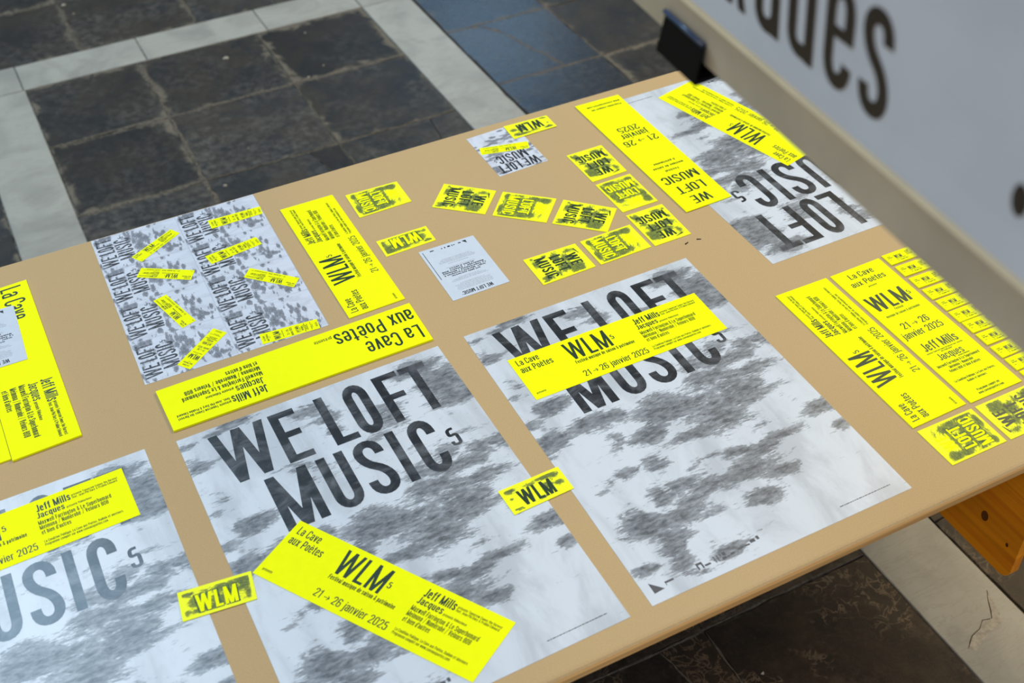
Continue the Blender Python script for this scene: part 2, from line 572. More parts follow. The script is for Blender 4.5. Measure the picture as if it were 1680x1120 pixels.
    if ch == 'x':
        dia(0, 0, w - t, X); dia(w - t, 0, 0, X); return P, w
    if ch == 'y':
        dia(w / 2 - l, 0, 0, X); dia(w / 2 - l - 0.05, -0.22, w - t, X); return P, w
    if ch == '/':
        dia(0, -0.1, 0.22, 1.05, t * 0.6); return P, 0.3
    if ch == '.':
        rect(0, t, 0, t); return P, t
    if ch == ',':
        rect(0, t, -0.08, t); return P, t
    if ch in "'’":
        rect(0, t * 0.8, 0.72, 1); return P, t * 0.8
    if ch == '-':
        rect(0, 0.18, 0.34, 0.34 + h); return P, 0.18
    if ch == '&':
        st([(0.36, 0.0), (0.06 + l, 0.72), (0.06 + l, 1 - h / 2), (0.27, 1 - h / 2), (0.27, 0.70), (l, 0.40), (l, h / 2), (0.26, h / 2), (0.38, 0.42)], 0.1, tt=t * 0.8); return P, 0.4
    if ch == '>':      # the arrow of the dates
        rect(0, 0.52, 0.40 - h * 0.35, 0.40 + h * 0.35)
        P.append([(0.34, 0.62), (0.42, 0.66), (0.58, 0.40), (0.50, 0.40)])
        P.append([(0.34, 0.18), (0.50, 0.40), (0.58, 0.40), (0.42, 0.14)])
        return P, 0.58
    rect(0, 0.2, 0, X)
    return P, 0.24


def text_polys(s, x0, x1, base, cap, t=0.12, gap=0.085):
    """a line of text from x0 to x1 (mm, y downwards), fitted to that width"""
    gl = []
    x = 0.0
    for ch in s:
        p, a = glyph(ch, t)
        gl.append((p, x))
        x += a + gap
    x -= gap
    k = (x1 - x0) / x
    out = []
    for p, gx in gl:
        for poly in p:
            out.append([(x0 + (gx + q[0]) * k, base - q[1] * cap) for q in poly])
    return out


# ---- the printed designs, in millimetres from the top left corner of their sheet ----------
D = {}
D['band'] = ((345, 100), [
    ('La Cave', 9.3, 47, 20.6, 13.4, .115), ('aux Poètes', 8.3, 63.2, 38, 13.4, .115), ('5', 169, 174.5, 35, 10.5, .12),
    ('WLM', 89.8, 165.5, 48.7, 40.4, .115), ('21 > 26 janvier 2025', 91.5, 206.5, 90.2, 13, .105),
    ('Jeff Mills', 218.7, 266.5, 23, 14, .14), ('Jacques', 217, 255.4, 35.5, 11, .13)], [
    ('présente', 7.4, 23.1, 89.4, 4.2, .12), ('Festival musique de saison & patrimoine', 92.5, 197.8, 58.9, 7.4, .15),
    ('présente Tomorrow Comes the Harvest', 268.6, 334.3, 17.3, 4.2, .12), ('feat. Jean-Phi Dary & Prabhu Edouard', 268.6, 333.1, 22.4, 4.2, .12),
    ('présente Vidéochose', 257.9, 293, 35.8, 4.2, .12), ('Maxwell Farrington & Le Superhomard', 216, 318, 48, 8, .13),
    ('Meimuna / Numérobé / Velours 808', 216, 312, 57.4, 8, .13), ("et bien d'autres", 216.6, 256.9, 67.1, 8, .13),
    ('La Condition Publique, La Cave aux Poètes, Radiole et alentours.', 216.4, 326, 83, 4.6, .12), ('Programme complet sur www.caveauxpoetes.com', 216, 302.7, 89.1, 4.6, .12)])
D['tall'] = ((103, 338), [
    ('La Cave', 25.6, 74.6, 24.3, 13, .11), ('aux Poètes', 16, 84.7, 43.5, 13, .11), ('WLM', 9, 84.5, 110.7, 37, .13), ('5', 87, 92.5, 97.5, 9.5, .11),
    ('21 > 26', 22, 75.5, 163.5, 14.5, .115), ('janvier 2025', 7, 86.5, 184.2, 14.5, .115), ('Jeff Mills', 16.5, 84.8, 221, 19, .12), ('Jacques', 24.4, 73.4, 246.7, 14.5, .11)], [
    ('présente', 40, 57, 53.2, 4, .12), ('Festival', 41.6, 58.3, 118.5, 5, .12), ('musique de saison & patrimoine', 15.5, 84, 129.3, 5.4, .12),
    ('présente Tomorrow Comes the Harvest feat. Jean-Phi', 13.6, 85.3, 227, 2.7, .14), ('Dary & Prabhu Edouard', 39, 60.5, 231, 2.7, .14), ('présente Vidéochose', 56, 79, 250.8, 2.7, .14),
    ('Maxwell Farrington & Le Superhomard', 8, 92, 258.6, 5.6, .14), ('Meimuna / Numérobé', 25.3, 72.5, 266.4, 5.6, .14), ("Velours 808 et bien d'autres", 18.8, 80, 274.1, 5.6, .14),
    ('La Condition Publique, La Cave aux Poètes,', 9.7, 90.3, 294.6, 4.4, .14), ('Radiole et alentours.', 28.8, 67.8, 301.8, 4.4, .14),
    ('Programme complet sur', 28, 72.6, 323.2, 4.6, .14), ('www.caveauxpoetes.com', 25.4, 75.3, 330, 4.6, .14)])
D['slim'] = ((98.5, 413), [
    ('WE', 30, 69, 37, 24.5, .12), ('LOFT', 20, 78, 74, 24.5, .12), ('MUSIC', 11, 86, 111, 24.5, .12),
    ('21 > 26', 11, 84, 250.5, 19, .11), ('janvier', 17, 76, 275, 19, .11), ('2025', 25, 70, 299, 19, .11)], [
    ('Festival', 34, 62.6, 130, 6.5, .15), ('musique de saison', 15, 80.4, 144.3, 6.5, .15), ('& patrimoine', 24.3, 71.4, 158.4, 6.5, .15),
    ('Programme complet sur', 11, 78, 384, 6, .15), ('www.caveauxpoetes.com', 7.9, 81, 396.5, 6, .15)])
D['long'] = ((424, 100), [
    ('La Cave', 8.5, 101, 45, 34, .11), ('aux Poètes', 5.8, 140, 87, 34, .11), ('Jeff Mills', 270, 326.5, 30.5, 18.5, .13), ('Jacques', 270, 314, 49, 15, .12)], [
    ('présente', 143, 172.5, 85.5, 7.5, .11), ('présente Tomorrow Comes the Harvest', 329, 411, 22, 5.6, .15), ('feat. Jean-Phi Dary & Prabhu Edouard', 329, 411, 29.8, 5.6, .15),
    ('présente Vidéochose', 317, 361, 48.4, 5.6, .15), ('Maxwell Farrington & Le Superhomard', 267, 394, 62.8, 10, .15),
    ('Meimuna / Numérobé / Velours 808', 267, 387, 75.9, 10, .15), ("et bien d'autres", 267, 318, 88.4, 10, .15)])
D['card'] = ((57, 27.5), [
    ('WLM', 18, 31.8, 16.8, 8.8, .15)], [
    ('La Cave', 5, 11.5, 9.4, 2.4, .13), ('aux Poètes', 5, 14.5, 12.8, 2.4, .13), ('présente', 5, 8.5, 17.6, 1.2, .14), ('musique de saison & patrimoine', 18.2, 37, 19.2, 1.5, .14),
    ('21 > 26 janvier 2025', 18.2, 39, 23.8, 2.6, .13), ('Jeff Mills', 42, 51, 8.6, 2.6, .13), ('Jacques', 42, 49.5, 11.6, 2.3, .13), ('Maxwell Farrington', 42, 54, 14.5, 1.6, .13), ('Velours 808', 42, 53, 16.8, 1.6, .13)])
D['sticker'] = ((74.5, 101), [('WE', 21, 53, 33, 21.5, .15), ('LOFT', 14, 58.5, 59.5, 21.5, .15), ('MUSIC', 8.5, 66, 86, 21.5, .15)], [])
D['wlm'] = ((96.5, 47.5), [('WLM', 20.5, 74, 41, 28.5, .15), ('5', 75.5, 78.6, 18.5, 5.5, .1)], [])
POSTER_LETTERS = [('W', 41.8, 125, 125, 107.5), ('E', 133.5, 173, 125, 107), ('L', 206, 243, 125.5, 107.5), ('O', 247.5, 285, 127, 110), ('F', 300.5, 340, 125.8, 107),
                  ('T', 344, 387, 126, 106), ('M', 89, 151, 243.5, 107), ('U', 165.5, 207, 245, 108), ('S', 218, 261.5, 246, 110), ('I', 273, 287, 243.5, 107), ('C', 303, 342.5, 246, 110), ('5', 353.5, 370, 210, 37)]

POSTER_BLOBS = [(204,295,45,22,0.75), (153,326,27,13,1.0), (213,355,39,9,0.75), (267,350,36,20,0.8), (329,313,33,17,0.75), (310,386,18,7,0.5), (248,414,21,7,0.95),
    (314,417,36,6,0.8), (284,427,36,13,0.75), (240,453,39,15,0.8), (285,474,27,9,0.85), (234,501,24,11,1.05), (132,380,18,17,0.65), (206,404,16,5,0.5), (176,411,18,3,0.5),
    (144,431,33,10,0.7), (177,447,27,13,0.7), (105,436,18,15,0.75), (143,461,27,9,0.65), (57,467,27,20,0.95), (109,477,39,12,0.8), (84,503,24,13,0.8), (74,522,15,13,0.85),
    (147,492,27,5,0.55), (122,537,15,4,0.45), (142,558,27,10,0.85), (73,546,18,10,0.65), (21,534,19,7,0.85), (411,397,27,13,0.8), (414,440,13,9,0.7), (78,378,18,6,0.65),
    (57,394,12,2,0.5), (106,316,18,15,0.5), (125,267,15,10,0.85), (331,493,4,1,0.8), (94,570,18,7,0.5), (14,21,16,6,0.75), (15,67,17,13,0.7), (54,61,16,5,0.35),
    (26,147,13,5,0.5), (55,205,24,14,1.0), (12,165,16,7,0.4), (13,114,10,24,0.3), (87,5,25,8,0.8), (53,14,16,6,0.7), (197,32,22,8,0.65), (177,35,19,12,0.5),
    (211,64,19,16,0.6), (213,94,13,12,0.6), (176,156,22,16,0.45), (140,136,19,10,0.5), (298,102,25,24,0.65), (370,31,38,16,0.8), (399,73,35,24,0.85), (403,116,38,16,0.8),
    (385,91,25,12,0.7), (393,28,25,10,0.6), (266,132,19,12,0.45), (296,145,16,8,0.4), (299,183,19,10,0.4), (340,215,19,20,0.5), (396,228,38,12,0.6), (434,226,19,12,0.7),
    (361,245,51,11,0.65), (298,228,38,16,0.5), (328,240,19,20,0.7), (360,280,48,12,0.65), (287,266,38,16,0.7), (193,268,32,12,0.6), (226,299,51,12,0.75), (196,298,35,12,0.9),
    (277,323,57,16,0.7), (327,329,51,12,0.65), (317,291,32,16,0.6), (221,185,19,12,0.35), (154,166,13,6,0.4), (105,130,16,5,0.3), (2,228,18,10,0.6), (91,265,42,14,0.8),
    (18,272,26,16,0.8), (-2,291,14,12,0.6), (79,374,20,6,0.7), (49,381,18,3,0.6), (34,392,16,3,0.5), (378,190,30,5,0.45)]
STICK_A = [(60, 24, 11, 9, 1.0), (50, 43, 9, 11, 1.0), (20, 50, 10, 7, .95), (28, 34, 9, 7, .8), (12, 20, 6, 8, .6), (62, 84, 6, 9, .9), (22, 88, 9, 4, .8), (70, 92, 3, 7, .8), (8, 66, 4, 6, .6), (6, 88, 3, 3, .6), (60, 62, 8, 4, .6), (4, 44, 2, 5, .4), (64, 34, 8, 6, .8)]
STICK_B = [(11, 18, 7, 8, 1.1), (10, 36, 6, 9, .9), (17, 50, 6, 8, .9), (12, 88, 7, 5, .9), (6, 66, 4, 10, .55), (52, 92, 12, 4, .9), (57, 36, 9, 8, .9), (64, 50, 6, 8, .9), (69, 76, 3, 12, 1.1), (37, 60, 30, 5, .8), (34, 36, 22, 4, .6), (36, 86, 24, 8, .5), (60, 18, 8, 5, .4), (38, 72, 26, 10, .5), (36, 48, 20, 8, .45)]
W_A = [(14, 8, 8, 3.5, .9), (72, 8, 14, 3, 1.0), (84, 11, 6, 3, .9), (84, 26, 6, 4, .8), (10, 22, 2, 1.5, .8), (12, 41.5, 5, 1.2, 1.2), (45, 10, 10, 3, .6), (52, 40, 8, 3, .6), (66, 22, 9, 9, .6), (34, 44, 16, 1.4, .5)]
W_B = [(83, 14, 9, 10, 1.1), (88, 32, 3, 8, .8), (60, 12, 16, 6, .8), (50, 30, 10, 10, .85), (20, 24, 7, 9, .7), (12, 8, 8, 3, .8), (40, 38, 26, 4, .9), (8, 36, 3, 4, .5), (34, 10, 8, 3, .5), (66, 26, 10, 14, .6)]


def ink_at(blobs, x, y):
    v = 0.0
    for bx, by, sx, sy, d in blobs:
        q = ((x - bx) / sx) ** 2 + ((y - by) / sy) ** 2
        if q < 9:
            v = max(v, d * 1.12 * math.exp(-q * 0.62)) + 0.15 * d * math.exp(-q * 0.62)
    return min(v, 1.05)


class Sheet:
    """one sheet of paper lying on the table: corners TL, TR, BR, BL in metres (as its own text reads)"""
    def __init__(s, name, q, size, z, th, mat, blobs=None, margin=0.0, cell=None, nx=1, ny=1, tile=None):
        s.W, s.H = size
        cx = sum(p[0] for p in q) / 4
        cy = sum(p[1] for p in q) / 4
        a = math.atan2(q[1][1] - q[0][1], q[1][0] - q[0][0])
        ca, sa = math.cos(-a), math.sin(-a)
        s.q = [((p[0] - cx) * ca - (p[1] - cy) * sa, (p[0] - cx) * sa + (p[1] - cy) * ca) for p in q]
        s.th = th
        nx = max(1, int(s.W / cell)) if cell else nx
        ny = max(1, int(s.H / cell)) if cell else ny
        v, f, ink = [], [], []
        for j in range(ny + 1):
            for i in range(nx + 1):
                x, y = s.W * i / nx, s.H * j / ny
                X, Y = s.at(x, y)
                v.append((X, Y, th))
                if tile:
                    val = tile(x, y)
                elif blobs:
                    m = min(x, y, s.W - x, s.H - y)
                    val = ink_at(blobs, x, y)
                    if margin and m < margin:
                        val = -1.5
                else:
                    val = 0.0
                ink.append(val)
        for j in range(ny):
            for i in range(nx):
                a0 = j * (nx + 1) + i
                f.append((a0, a0 + nx + 1, a0 + nx + 2, a0 + 1))
        n = len(v)
        rim = [j * (nx + 1) for j in range(ny + 1)] + [ny * (nx + 1) + i for i in range(1, nx + 1)] + [j * (nx + 1) + nx for j in range(ny - 1, -1, -1)] + [i for i in range(nx - 1, 0, -1)]
        for k in rim:
            v.append((v[k][0], v[k][1], 0.0))
            ink.append(-1.5)
        for k in range(len(rim)):
            k2 = (k + 1) % len(rim)
            f.append((rim[k], n + k, n + k2, rim[k2]))
        f.append(tuple(n + k for k in range(len(rim)))[::-1])
        s.o = link_mesh(name, v, f, mat, loc=(cx, cy, TOP + z), rotz=a, attr=('ink', ink))

    def at(s, x, y):
        u, w_ = x / s.W, y / s.H
        TL, TR, BR, BL = s.q
        return tuple(TL[k] * (1 - u) * (1 - w_) + TR[k] * u * (1 - w_) + BR[k] * u * w_ + BL[k] * (1 - u) * w_ for k in (0, 1))

    def printing(s, name, polys, mat, dz=0.00012):
        v, f = [], []
        for i_, p in enumerate(polys):
            a = len(v)
            lift = dz + (i_ % 5) * 6e-6
            for x, y in p:
                X, Y = s.at(x, y)
                v.append((X, Y, s.th + lift))
            idx = tuple(range(a, a + len(p)))
            A = sum(p[i][0] * p[(i + 1) % len(p)][1] - p[(i + 1) % len(p)][0] * p[i][1] for i in range(len(p)))
            f.append(idx if A < 0 else idx[::-1])
        return link_mesh(name, v, f, mat, parent=s.o)

    def design(s, key, big='ink', small='ink_soft'):
        (dw, dh), A, B = D[key]
        kx, ky = s.W / dw, s.H / dh
        def run(lines):
            out = []
            for (tx, x0, x1, b, c, t) in lines:
                out += text_polys(tx, x0 * kx, x1 * kx, b * ky, c * ky, t)
            return out
        # lines that stand close together are one printed part
        for G_, nm, mt in ((A, 'headline_lettering', big), (B, 'small_print', small)):
            left = list(G_)
            while left:
                grp = [left.pop(0)]
                grown = True
                while grown:
                    grown = False
                    for q in list(left):
                        for g in grp:
                            dx = max(q[1], g[1]) - min(q[2], g[2])
                            dy = max(q[3] - q[4], g[3] - g[4]) - min(q[3], g[3])
                            if dx < 0.10 * min(q[2] - q[1], g[2] - g[1]) and dy < 0.9 * min(q[4], g[4]) + 2:
                                grp.append(q)
                                left.remove(q)
                                grown = True
                                break
                s.printing(nm, run(grp), M[mt])


def letter_polys(x, y, k, rot=False, letters=POSTER_LETTERS):
    out = []
    for ch, x0, x1, b, c in letters:
        stem = 13.9 if c > 60 else 5.4
        tt = 0.13
        for _ in range(4):
            a = glyph(ch, tt)[1]
            tt = stem * a / (x1 - x0)
        p, a = glyph(ch, tt)
        kk = (x1 - x0) / a
        for poly in p:
            out.append([(x0 + g[0] * kk, b - g[1] * c) for g in poly])
    res = []
    for poly in out:
        if rot:     # turned a quarter to the left
            res.append([(x + q[1] * k, y - q[0] * k) for q in poly])
        else:
            res.append([(x + q[0] * k, y + q[1] * k) for q in poly])
    return res

# ================================================================ FLOOR
random.seed(11)
SK = 0.0122


def fx(x, y):
    return x + SK * (3.9 - y)


floor = bpy.data.objects.new('floor', None)
COL.objects.link(floor)
bv, bf = box(-4.2, 6.2, -2.2, 7.2, -0.06, -0.006)
floor_me = bpy.data.meshes.new('floor')
floor_me.from_pydata(bv, [], bf)
bpy.data.objects.remove(floor)
floor = bpy.data.objects.new('floor', floor_me)
floor_me.materials.append(M['mortar'])
COL.objects.link(floor)
floor['kind'] = 'structure'
floor['label'] = 'old stone floor of dark slate tiles between pale marble strips'


def slab(name, poly, mat, dz=0.0, jit=0.0012, gap=0.0022, inner=0.70):
    """one stone: polygon in floor metres, uneven edges, small chamfer"""
    n = len(poly)
    cx = sum(p[0] for p in poly) / n
    cy = sum(p[1] for p in poly) / n
    pts = []
    for i in range(n):
        a, b = poly[i], poly[(i + 1) % n]
        L = math.hypot(b[0] - a[0], b[1] - a[1])
        m = max(1, int(L / 0.035))
        nx, ny = (b[1] - a[1]) / L, -(b[0] - a[0]) / L
        for s in range(m):
            u = s / m
            j = 0 if s == 0 else random.uniform(-jit, jit * 0.3)
            pts.append((a[0] + (b[0] - a[0]) * u + nx * j - cx, a[1] + (b[1] - a[1]) * u + ny * j - cy))
    ex = max(abs(p[0]) for p in pts)
    ey = max(abs(p[1]) for p in pts)

    def inset(p, d):
        l = math.hypot(*p) or 1
        # move towards the centre on each axis, so the rim keeps its shape
        return (p[0] * (1 - d / ex), p[1] * (1 - d / ey))
    rings = [([inset(p, gap) for p in pts], -0.010, 0.0), ([inset(p, gap) for p in pts], -0.0012, 0.0), ([inset(p, gap + 0.0018) for p in pts], 0.0, 0.02), ([(p[0] * inner, p[1] * inner) for p in pts], 0.0, 1.0)]
    v, f, e = [], [], []
    k = len(pts)
    R = []
    for ring, z, ed in rings:
        R.append(len(v))
        for p in ring:
            v.append((p[0], p[1], z + dz))
            e.append(ed)
    for r in range(3):
        for i in range(k):
            j = (i + 1) % k
            f.append((R[r] + i, R[r] + j, R[r + 1] + j, R[r + 1] + i))
    f.append(tuple(R[3] + i for i in range(k)))
    A = sum(poly[i][0] * poly[(i + 1) % n][1] - poly[(i + 1) % n][0] * poly[i][1] for i in range(n))
    if A < 0:
        f = [q[::-1] for q in f]
    return link_mesh(name, v, f, mat, parent=floor, loc=(cx, cy, 0), attr=('edge', e))


def rct(x0, x1, y0, y1):
    return [(fx(x0, y0), y0), (fx(x1, y0), y0), (fx(x1, y1), y1), (fx(x0, y1), y1)]


def spans(a, b, cuts):
    c = [a] + [q for q in cuts if a < q < b] + [b]
    return list(zip(c[:-1], c[1:]))


# marble strips: three running away from the viewer, three across
VX = [(-1.50, -1.315), (-0.117, 0.066), (1.268, 1.452), (2.655, 2.84)]
HY = [(3.907, 4.088), (2.50, 2.69), (-0.13, 0.06)]
# cross strips run through
for (y0, y1) in HY:
    cuts = [-2.4, -1.9, -1.45, -0.95, -0.45, 0.060, 0.478, 0.912, 1.27, 1.70, 2.1, 2.55, 3.0, 3.5]
    for a, b in spans(-2.9, 4.0, cuts):
        slab('marble_slab', rct(a, b, y0, y1), M['marble'], dz=random.uniform(-0.0006, 0.0006), jit=0.0006, gap=0.0019)
for i, (x0, x1) in enumerate(VX):
    cuts = {2: [3.505, 3.425, 3.158, 2.2, 1.75, 1.28, 0.804, 0.35], 1: [3.52, 3.1, 2.2, 1.7, 1.2, 0.7]}.get(i, [3.3, 2.9, 2.1, 1.6, 1.1, 0.6])
    for (y0, y1) in [(2.69, 3.907), (0.06, 2.50)] + ([(4.088, 5.3)] if i in (2, 3) else []):
        for a, b in spans(y0, y1, cuts):
            slab('marble_slab', rct(x0, x1, a, b), M['marble'], dz=random.uniform(-0.0006, 0.0006), jit=0.0006, gap=0.0019)

# dark slate panels
def panel(xs, ys, mat, skip=()):
    for a, b in zip(xs[:-1], xs[1:]):
        for c, d in zip(ys[:-1], ys[1:]):
            key = (round(a, 3), round(c, 3))
            if key in skip:
                continue
            slab('slate_tile', rct(a, b, c, d), mat, dz=random.uniform(-0.0012, 0.0006), jit=0.003, gap=0.0018)


ROWS = [2.69, 3.094, 3.504, 3.907]
panel([-1.315, -0.92, -0.52, -0.117], ROWS, M['slate'])
panel([0.066, 0.445, 0.868, 1.268], ROWS, M['slate'], skip={(0.868, 2.69), (0.445, 2.69)})
# tiles with a corner split off, beside the far edge of the table
slab('slate_tile', [(fx(.868, 2.69), 2.69), (fx(1.268, 2.69), 2.69), (fx(1.268, 3.094), 3.094), (1.19, 3.094), (1.172, 2.985), (1.15, 2.85), (1.10, 2.69)][:1] + [(1.10, 2.69), (1.172, 2.985), (1.184, 3.094), (fx(.868, 3.094), 3.094)], M['slate'], jit=0.002, inner=0.92)
slab('slate_tile', [(1.10, 2.69), (fx(1.268, 2.69), 2.69), (fx(1.268, 3.094), 3.094), (1.184, 3.094), (1.172, 2.985)], M['slate'], jit=0.002, inner=0.92)
slab('slate_tile', [(fx(.445, 2.69), 2.69), (fx(.868, 2.69), 2.69), (0.86, 2.80), (0.806, 2.955), (0.78, 3.094), (fx(.445, 3.094), 3.094)], M['slate'], jit=0.002, inner=0.92)
slab('slate_tile', [(0.86, 2.80), (fx(.868, 2.80), 2.80), (fx(.868, 3.094), 3.094), (0.78, 3.094), (0.806, 2.955)], M['slate'], jit=0.002, inner=0.92)
# beyond the cross strip
panel([-2.9, -2.45, -2.0, -1.55, -1.13, -0.70, -0.13, 0.285, 0.70, 1.0, 1.268], [4.088, 4.505, 4.92, 5.3], M['slate'])
# polished tiles to the right, with the long crack
R_Y = [2.69, 2.77, 3.173, 3.572, 3.907]
slab('slate_tile', rct(1.452, 1.85, 2.69, 3.173), M['slate_polished'], jit=0.002)
cr = [(1.545, 3.572), (1.60, 3.545), (1.63, 3.49), (1.65, 3.43), (1.672, 3.33), (1.70, 3.25), (1.715, 3.173)]
slab('slate_tile', [(fx(1.452, 3.173), 3.173)] + cr[::-1] + [(fx(1.452, 3.572), 3.572)], M['slate_polished'], jit=0.001, inner=0.95)
slab('slate_tile', cr[::-1][:1] + [(fx(1.85, 3.173), 3.173), (fx(1.85, 3.572), 3.572)] + cr[:-1], M['slate_polished'], jit=0.001, inner=0.95)
slab('slate_tile', rct(1.452, 1.85, 3.572, 3.907), M['slate_polished'], jit=0.002)
panel([1.85, 2.25, 2.655], ROWS[:1] + [3.173, 3.572, 3.907], M['slate'])
panel([1.452, 1.85, 2.25, 2.655], [4.088, 4.505, 4.92, 5.3], M['slate_polished'])
panel([2.84, 3.24, 3.62, 4.0], ROWS, M['slate'])
# under and before the table
LOW = [0.06, 0.40, 0.68, 1.085, 1.56, 2.03, 2.50]
panel([-1.315, -0.92, -0.52, -0.117], LOW, M['slate_brown'])
panel([1.452, 1.85, 2.25, 2.655], LOW, M['slate_brown'])
panel([0.066, 0.445, 0.868], LOW, M['slate_brown'], skip={(0.445, 0.68)})
panel([0.868, 1.268], LOW, M['slate_brown'])
slab('slate_tile', [(fx(.445, .68), .68), (0.80, 0.68), (0.815, 0.85), (0.818, 0.995), (0.80, 1.085), (fx(.445, 1.085), 1.085)], M['slate_brown'], jit=0.002, inner=0.92)
slab('slate_tile', [(0.80, 0.68), (fx(.868, .68), .68), (fx(.868, 1.085), 1.085), (0.80, 1.085), (0.818, 0.995), (0.815, 0.85)], M['slate_brown'], jit=0.002, inner=0.92)
panel([2.84, 3.24, 3.62, 4.0], [0.06, 0.68, 1.085, 1.56, 2.03, 2.50], M['slate'])


def crack(name, pts, width, mat, z=0.0008, jit=0.004, sub=5):
    p = []
    for a, b in zip(pts[:-1], pts[1:]):
        for s in range(sub):
            u = s / sub
            p.append((a[0] + (b[0] - a[0]) * u + random.uniform(-jit, jit), a[1] + (b[1] - a[1]) * u + random.uniform(-jit, jit)))
    p.append(pts[-1])
    v, f = [], []
    n = len(p)
    for i, q in enumerate(p):
        a, b = p[max(0, i - 1)], p[min(n - 1, i + 1)]
        l = math.hypot(b[0] - a[0], b[1] - a[1]) or 1
        w1 = width * random.uniform(0.25, 1.3) * (0.4 if i in (0, n - 1) else 1)
        w2 = width * random.uniform(0.25, 1.3) * (0.4 if i in (0, n - 1) else 1)
        nx, ny = -(b[1] - a[1]) / l, (b[0] - a[0]) / l
        v += [(q[0] + nx * w1, q[1] + ny * w1, z - 0.0009), (q[0], q[1], z + 0.0008), (q[0] - nx * w2, q[1] - ny * w2, z - 0.0009)]
    for i in range(n - 1):
        for k in (0, 1):
            f.append((3 * i + k, 3 * i + k + 1, 3 * i + k + 4, 3 * i + k + 3))
    return link_mesh(name, v, f, mat, parent=floor)


def X(x, y):
    return (fx(x, y), y)


crack('mortar_joint', [X(.445, 3.907), X(.448, 3.7), X(.445, 3.504), X(.447, 3.3), X(.445, 3.094), X(.447, 2.95)], 0.008, M['crack'], jit=0.003)
crack('mortar_joint', [X(.066, 3.504), X(.25, 3.506), X(.445, 3.504), X(.66, 3.505), X(.868, 3.504), X(1.08, 3.503), X(1.268, 3.504)], 0.0065, M['crack'], jit=0.003)
crack('mortar_joint', [X(.868, 3.907), X(.869, 3.7), X(.868, 3.504), X(.868, 3.3), X(.868, 3.094), X(.869, 2.95)], 0.0032, M['crack'], jit=0.002)
crack('mortar_joint', [X(.066, 3.094), X(.25, 3.092), X(.445, 3.094)], 0.0055, M['crack'], jit=0.003)
crack('mortar_joint', [X(.445, 3.094), X(.66, 3.092), X(.868, 3.094), X(1.08, 3.093), X(1.26, 3.094)], 0.003, M['crack'], jit=0.002)
crack('mortar_joint', [X(.285, 4.5), X(.287, 4.3), X(.285, 4.09)], 0.008, M['crack'], jit=0.003)
crack('mortar_joint', [X(.70, 4.5), X(.702, 4.3), X(.70, 4.09)], 0.009, M['crack'], jit=0.003)
crack('mortar_joint', [X(-.1, 4.505), X(.1, 4.506), X(.285, 4.505)], 0.008, M['crack'], jit=0.003)
crack('mortar_joint', [X(1.85, 3.9), X(1.851, 3.572), X(1.85, 3.173), X(1.851, 2.9)], 0.005, M['crack'], jit=0.002)
crack('mortar_joint', [X(1.452, 3.173), X(1.65, 3.172), X(1.85, 3.173), X(2.05, 3.172), X(2.25, 3.174)], 0.006, M['crack'], jit=0.003)
crack('mortar_joint', [X(1.46, 3.572), X(1.6, 3.572), X(1.85, 3.57)], 0.005, M['crack'], jit=0.003)
crack('mortar_joint', cr[:], 0.007, M['crack'], jit=0.003)
crack('mortar_joint', [X(1.46, 3.9), X(1.455, 3.5), X(1.455, 3.1), X(1.456, 2.9)], 0.006, M['crack_dark'], jit=0.003)
crack('mortar_joint', [(0.36, 1.083), (0.62, 1.085), (0.81, 1.082), (0.906, 1.085), (1.10, 1.087), (1.30, 1.088)], 0.0035, M['crack'], jit=0.0008)
crack('mortar_joint', [(0.903, 1.08), (0.904, 0.95), (0.906, 0.75)], 0.0026, M['crack'], jit=0.001)
crack('mortar_joint', [(0.80, 1.08), (0.818, 0.995), (0.815, 0.85), (0.80, 0.70)], 0.0028, M['crack'], jit=0.002)
# small pale chips lying on the dark tiles and one broken place in the marble strip
def chip_mesh(name, cx, cy, r, mat, z=0.0, h=0.004):
    k = 7
    v = [(cx + r * random.uniform(.5, 1.2) * math.cos(6.283 * i / k), cy + r * 0.7 * random.uniform(.5, 1.2) * math.sin(6.283 * i / k), z) for i in range(k)]
    v += [(cx + (p[0] - cx) * .6, cy + (p[1] - cy) * .6, z + h) for p in v[:k]]
    f = [(i, (i + 1) % k, k + (i + 1) % k, k + i) for i in range(k)] + [tuple(range(k, 2 * k))]
    return link_mesh(name, v, f, mat, parent=floor)


for cx, cy, r in [(0.722, 3.785, .012), (0.93, 3.52, .007), (0.30, 4.47, .010), (0.32, 4.38, .004), (1.02, 3.82, .004), (0.50, 3.04, .007), (1.0, 3.57, .004), (0.66, 4.40, .010), (1.10, .62, .004), (1.24, .72, .004), (.62, 3.2, .003), (.95, .95, .004)]:
    chip_mesh('stone_chip', cx, cy, r, M['chip'])
bk = [(1.335, 0.812), (1.36, 0.83), (1.385, 0.838), (1.405, 0.85), (1.425, 0.845), (1.45, 0.885), (1.462, 0.90), (1.452, 0.865), (1.44, 0.83), (1.40, 0.822), (1.37, 0.812), (1.345, 0.802)]
link_mesh('broken_patch', [(p[0], p[1], 0.0006) for p in bk] + [(p[0], p[1], -0.002) for p in bk],
          [tuple(range(len(bk)))[::-1]], M['chip'], parent=floor)
crack('broken_rim', bk[:7], 0.0018, M['crack'], jit=0.001, sub=2)

# walls of the hall, all outside the picture
for nm, bx in (('wall_back', (-4.2, 6.2, 7.2, 7.5, 0, 9.6)), ('wall_left', (-4.5, -4.2, -2.2, 7.2, 0, 9.6)), ('wall_right', (6.2, 6.5, -2.2, 7.2, 0, 9.6))):
    bv, bf = box(*bx)
    o = link_mesh(nm, bv, bf, M['plaster'])
    o['kind'] = 'structure'

# ================================================================ TABLE
table = empty('trestle_table', (0.45, 1.30, 0))
tag(table, 'long low brown fibreboard table covered with posters and yellow leaflets', 'table')
TX0, TX1, TY0, TY1 = -1.55, 1.95, 0.711, 1.889


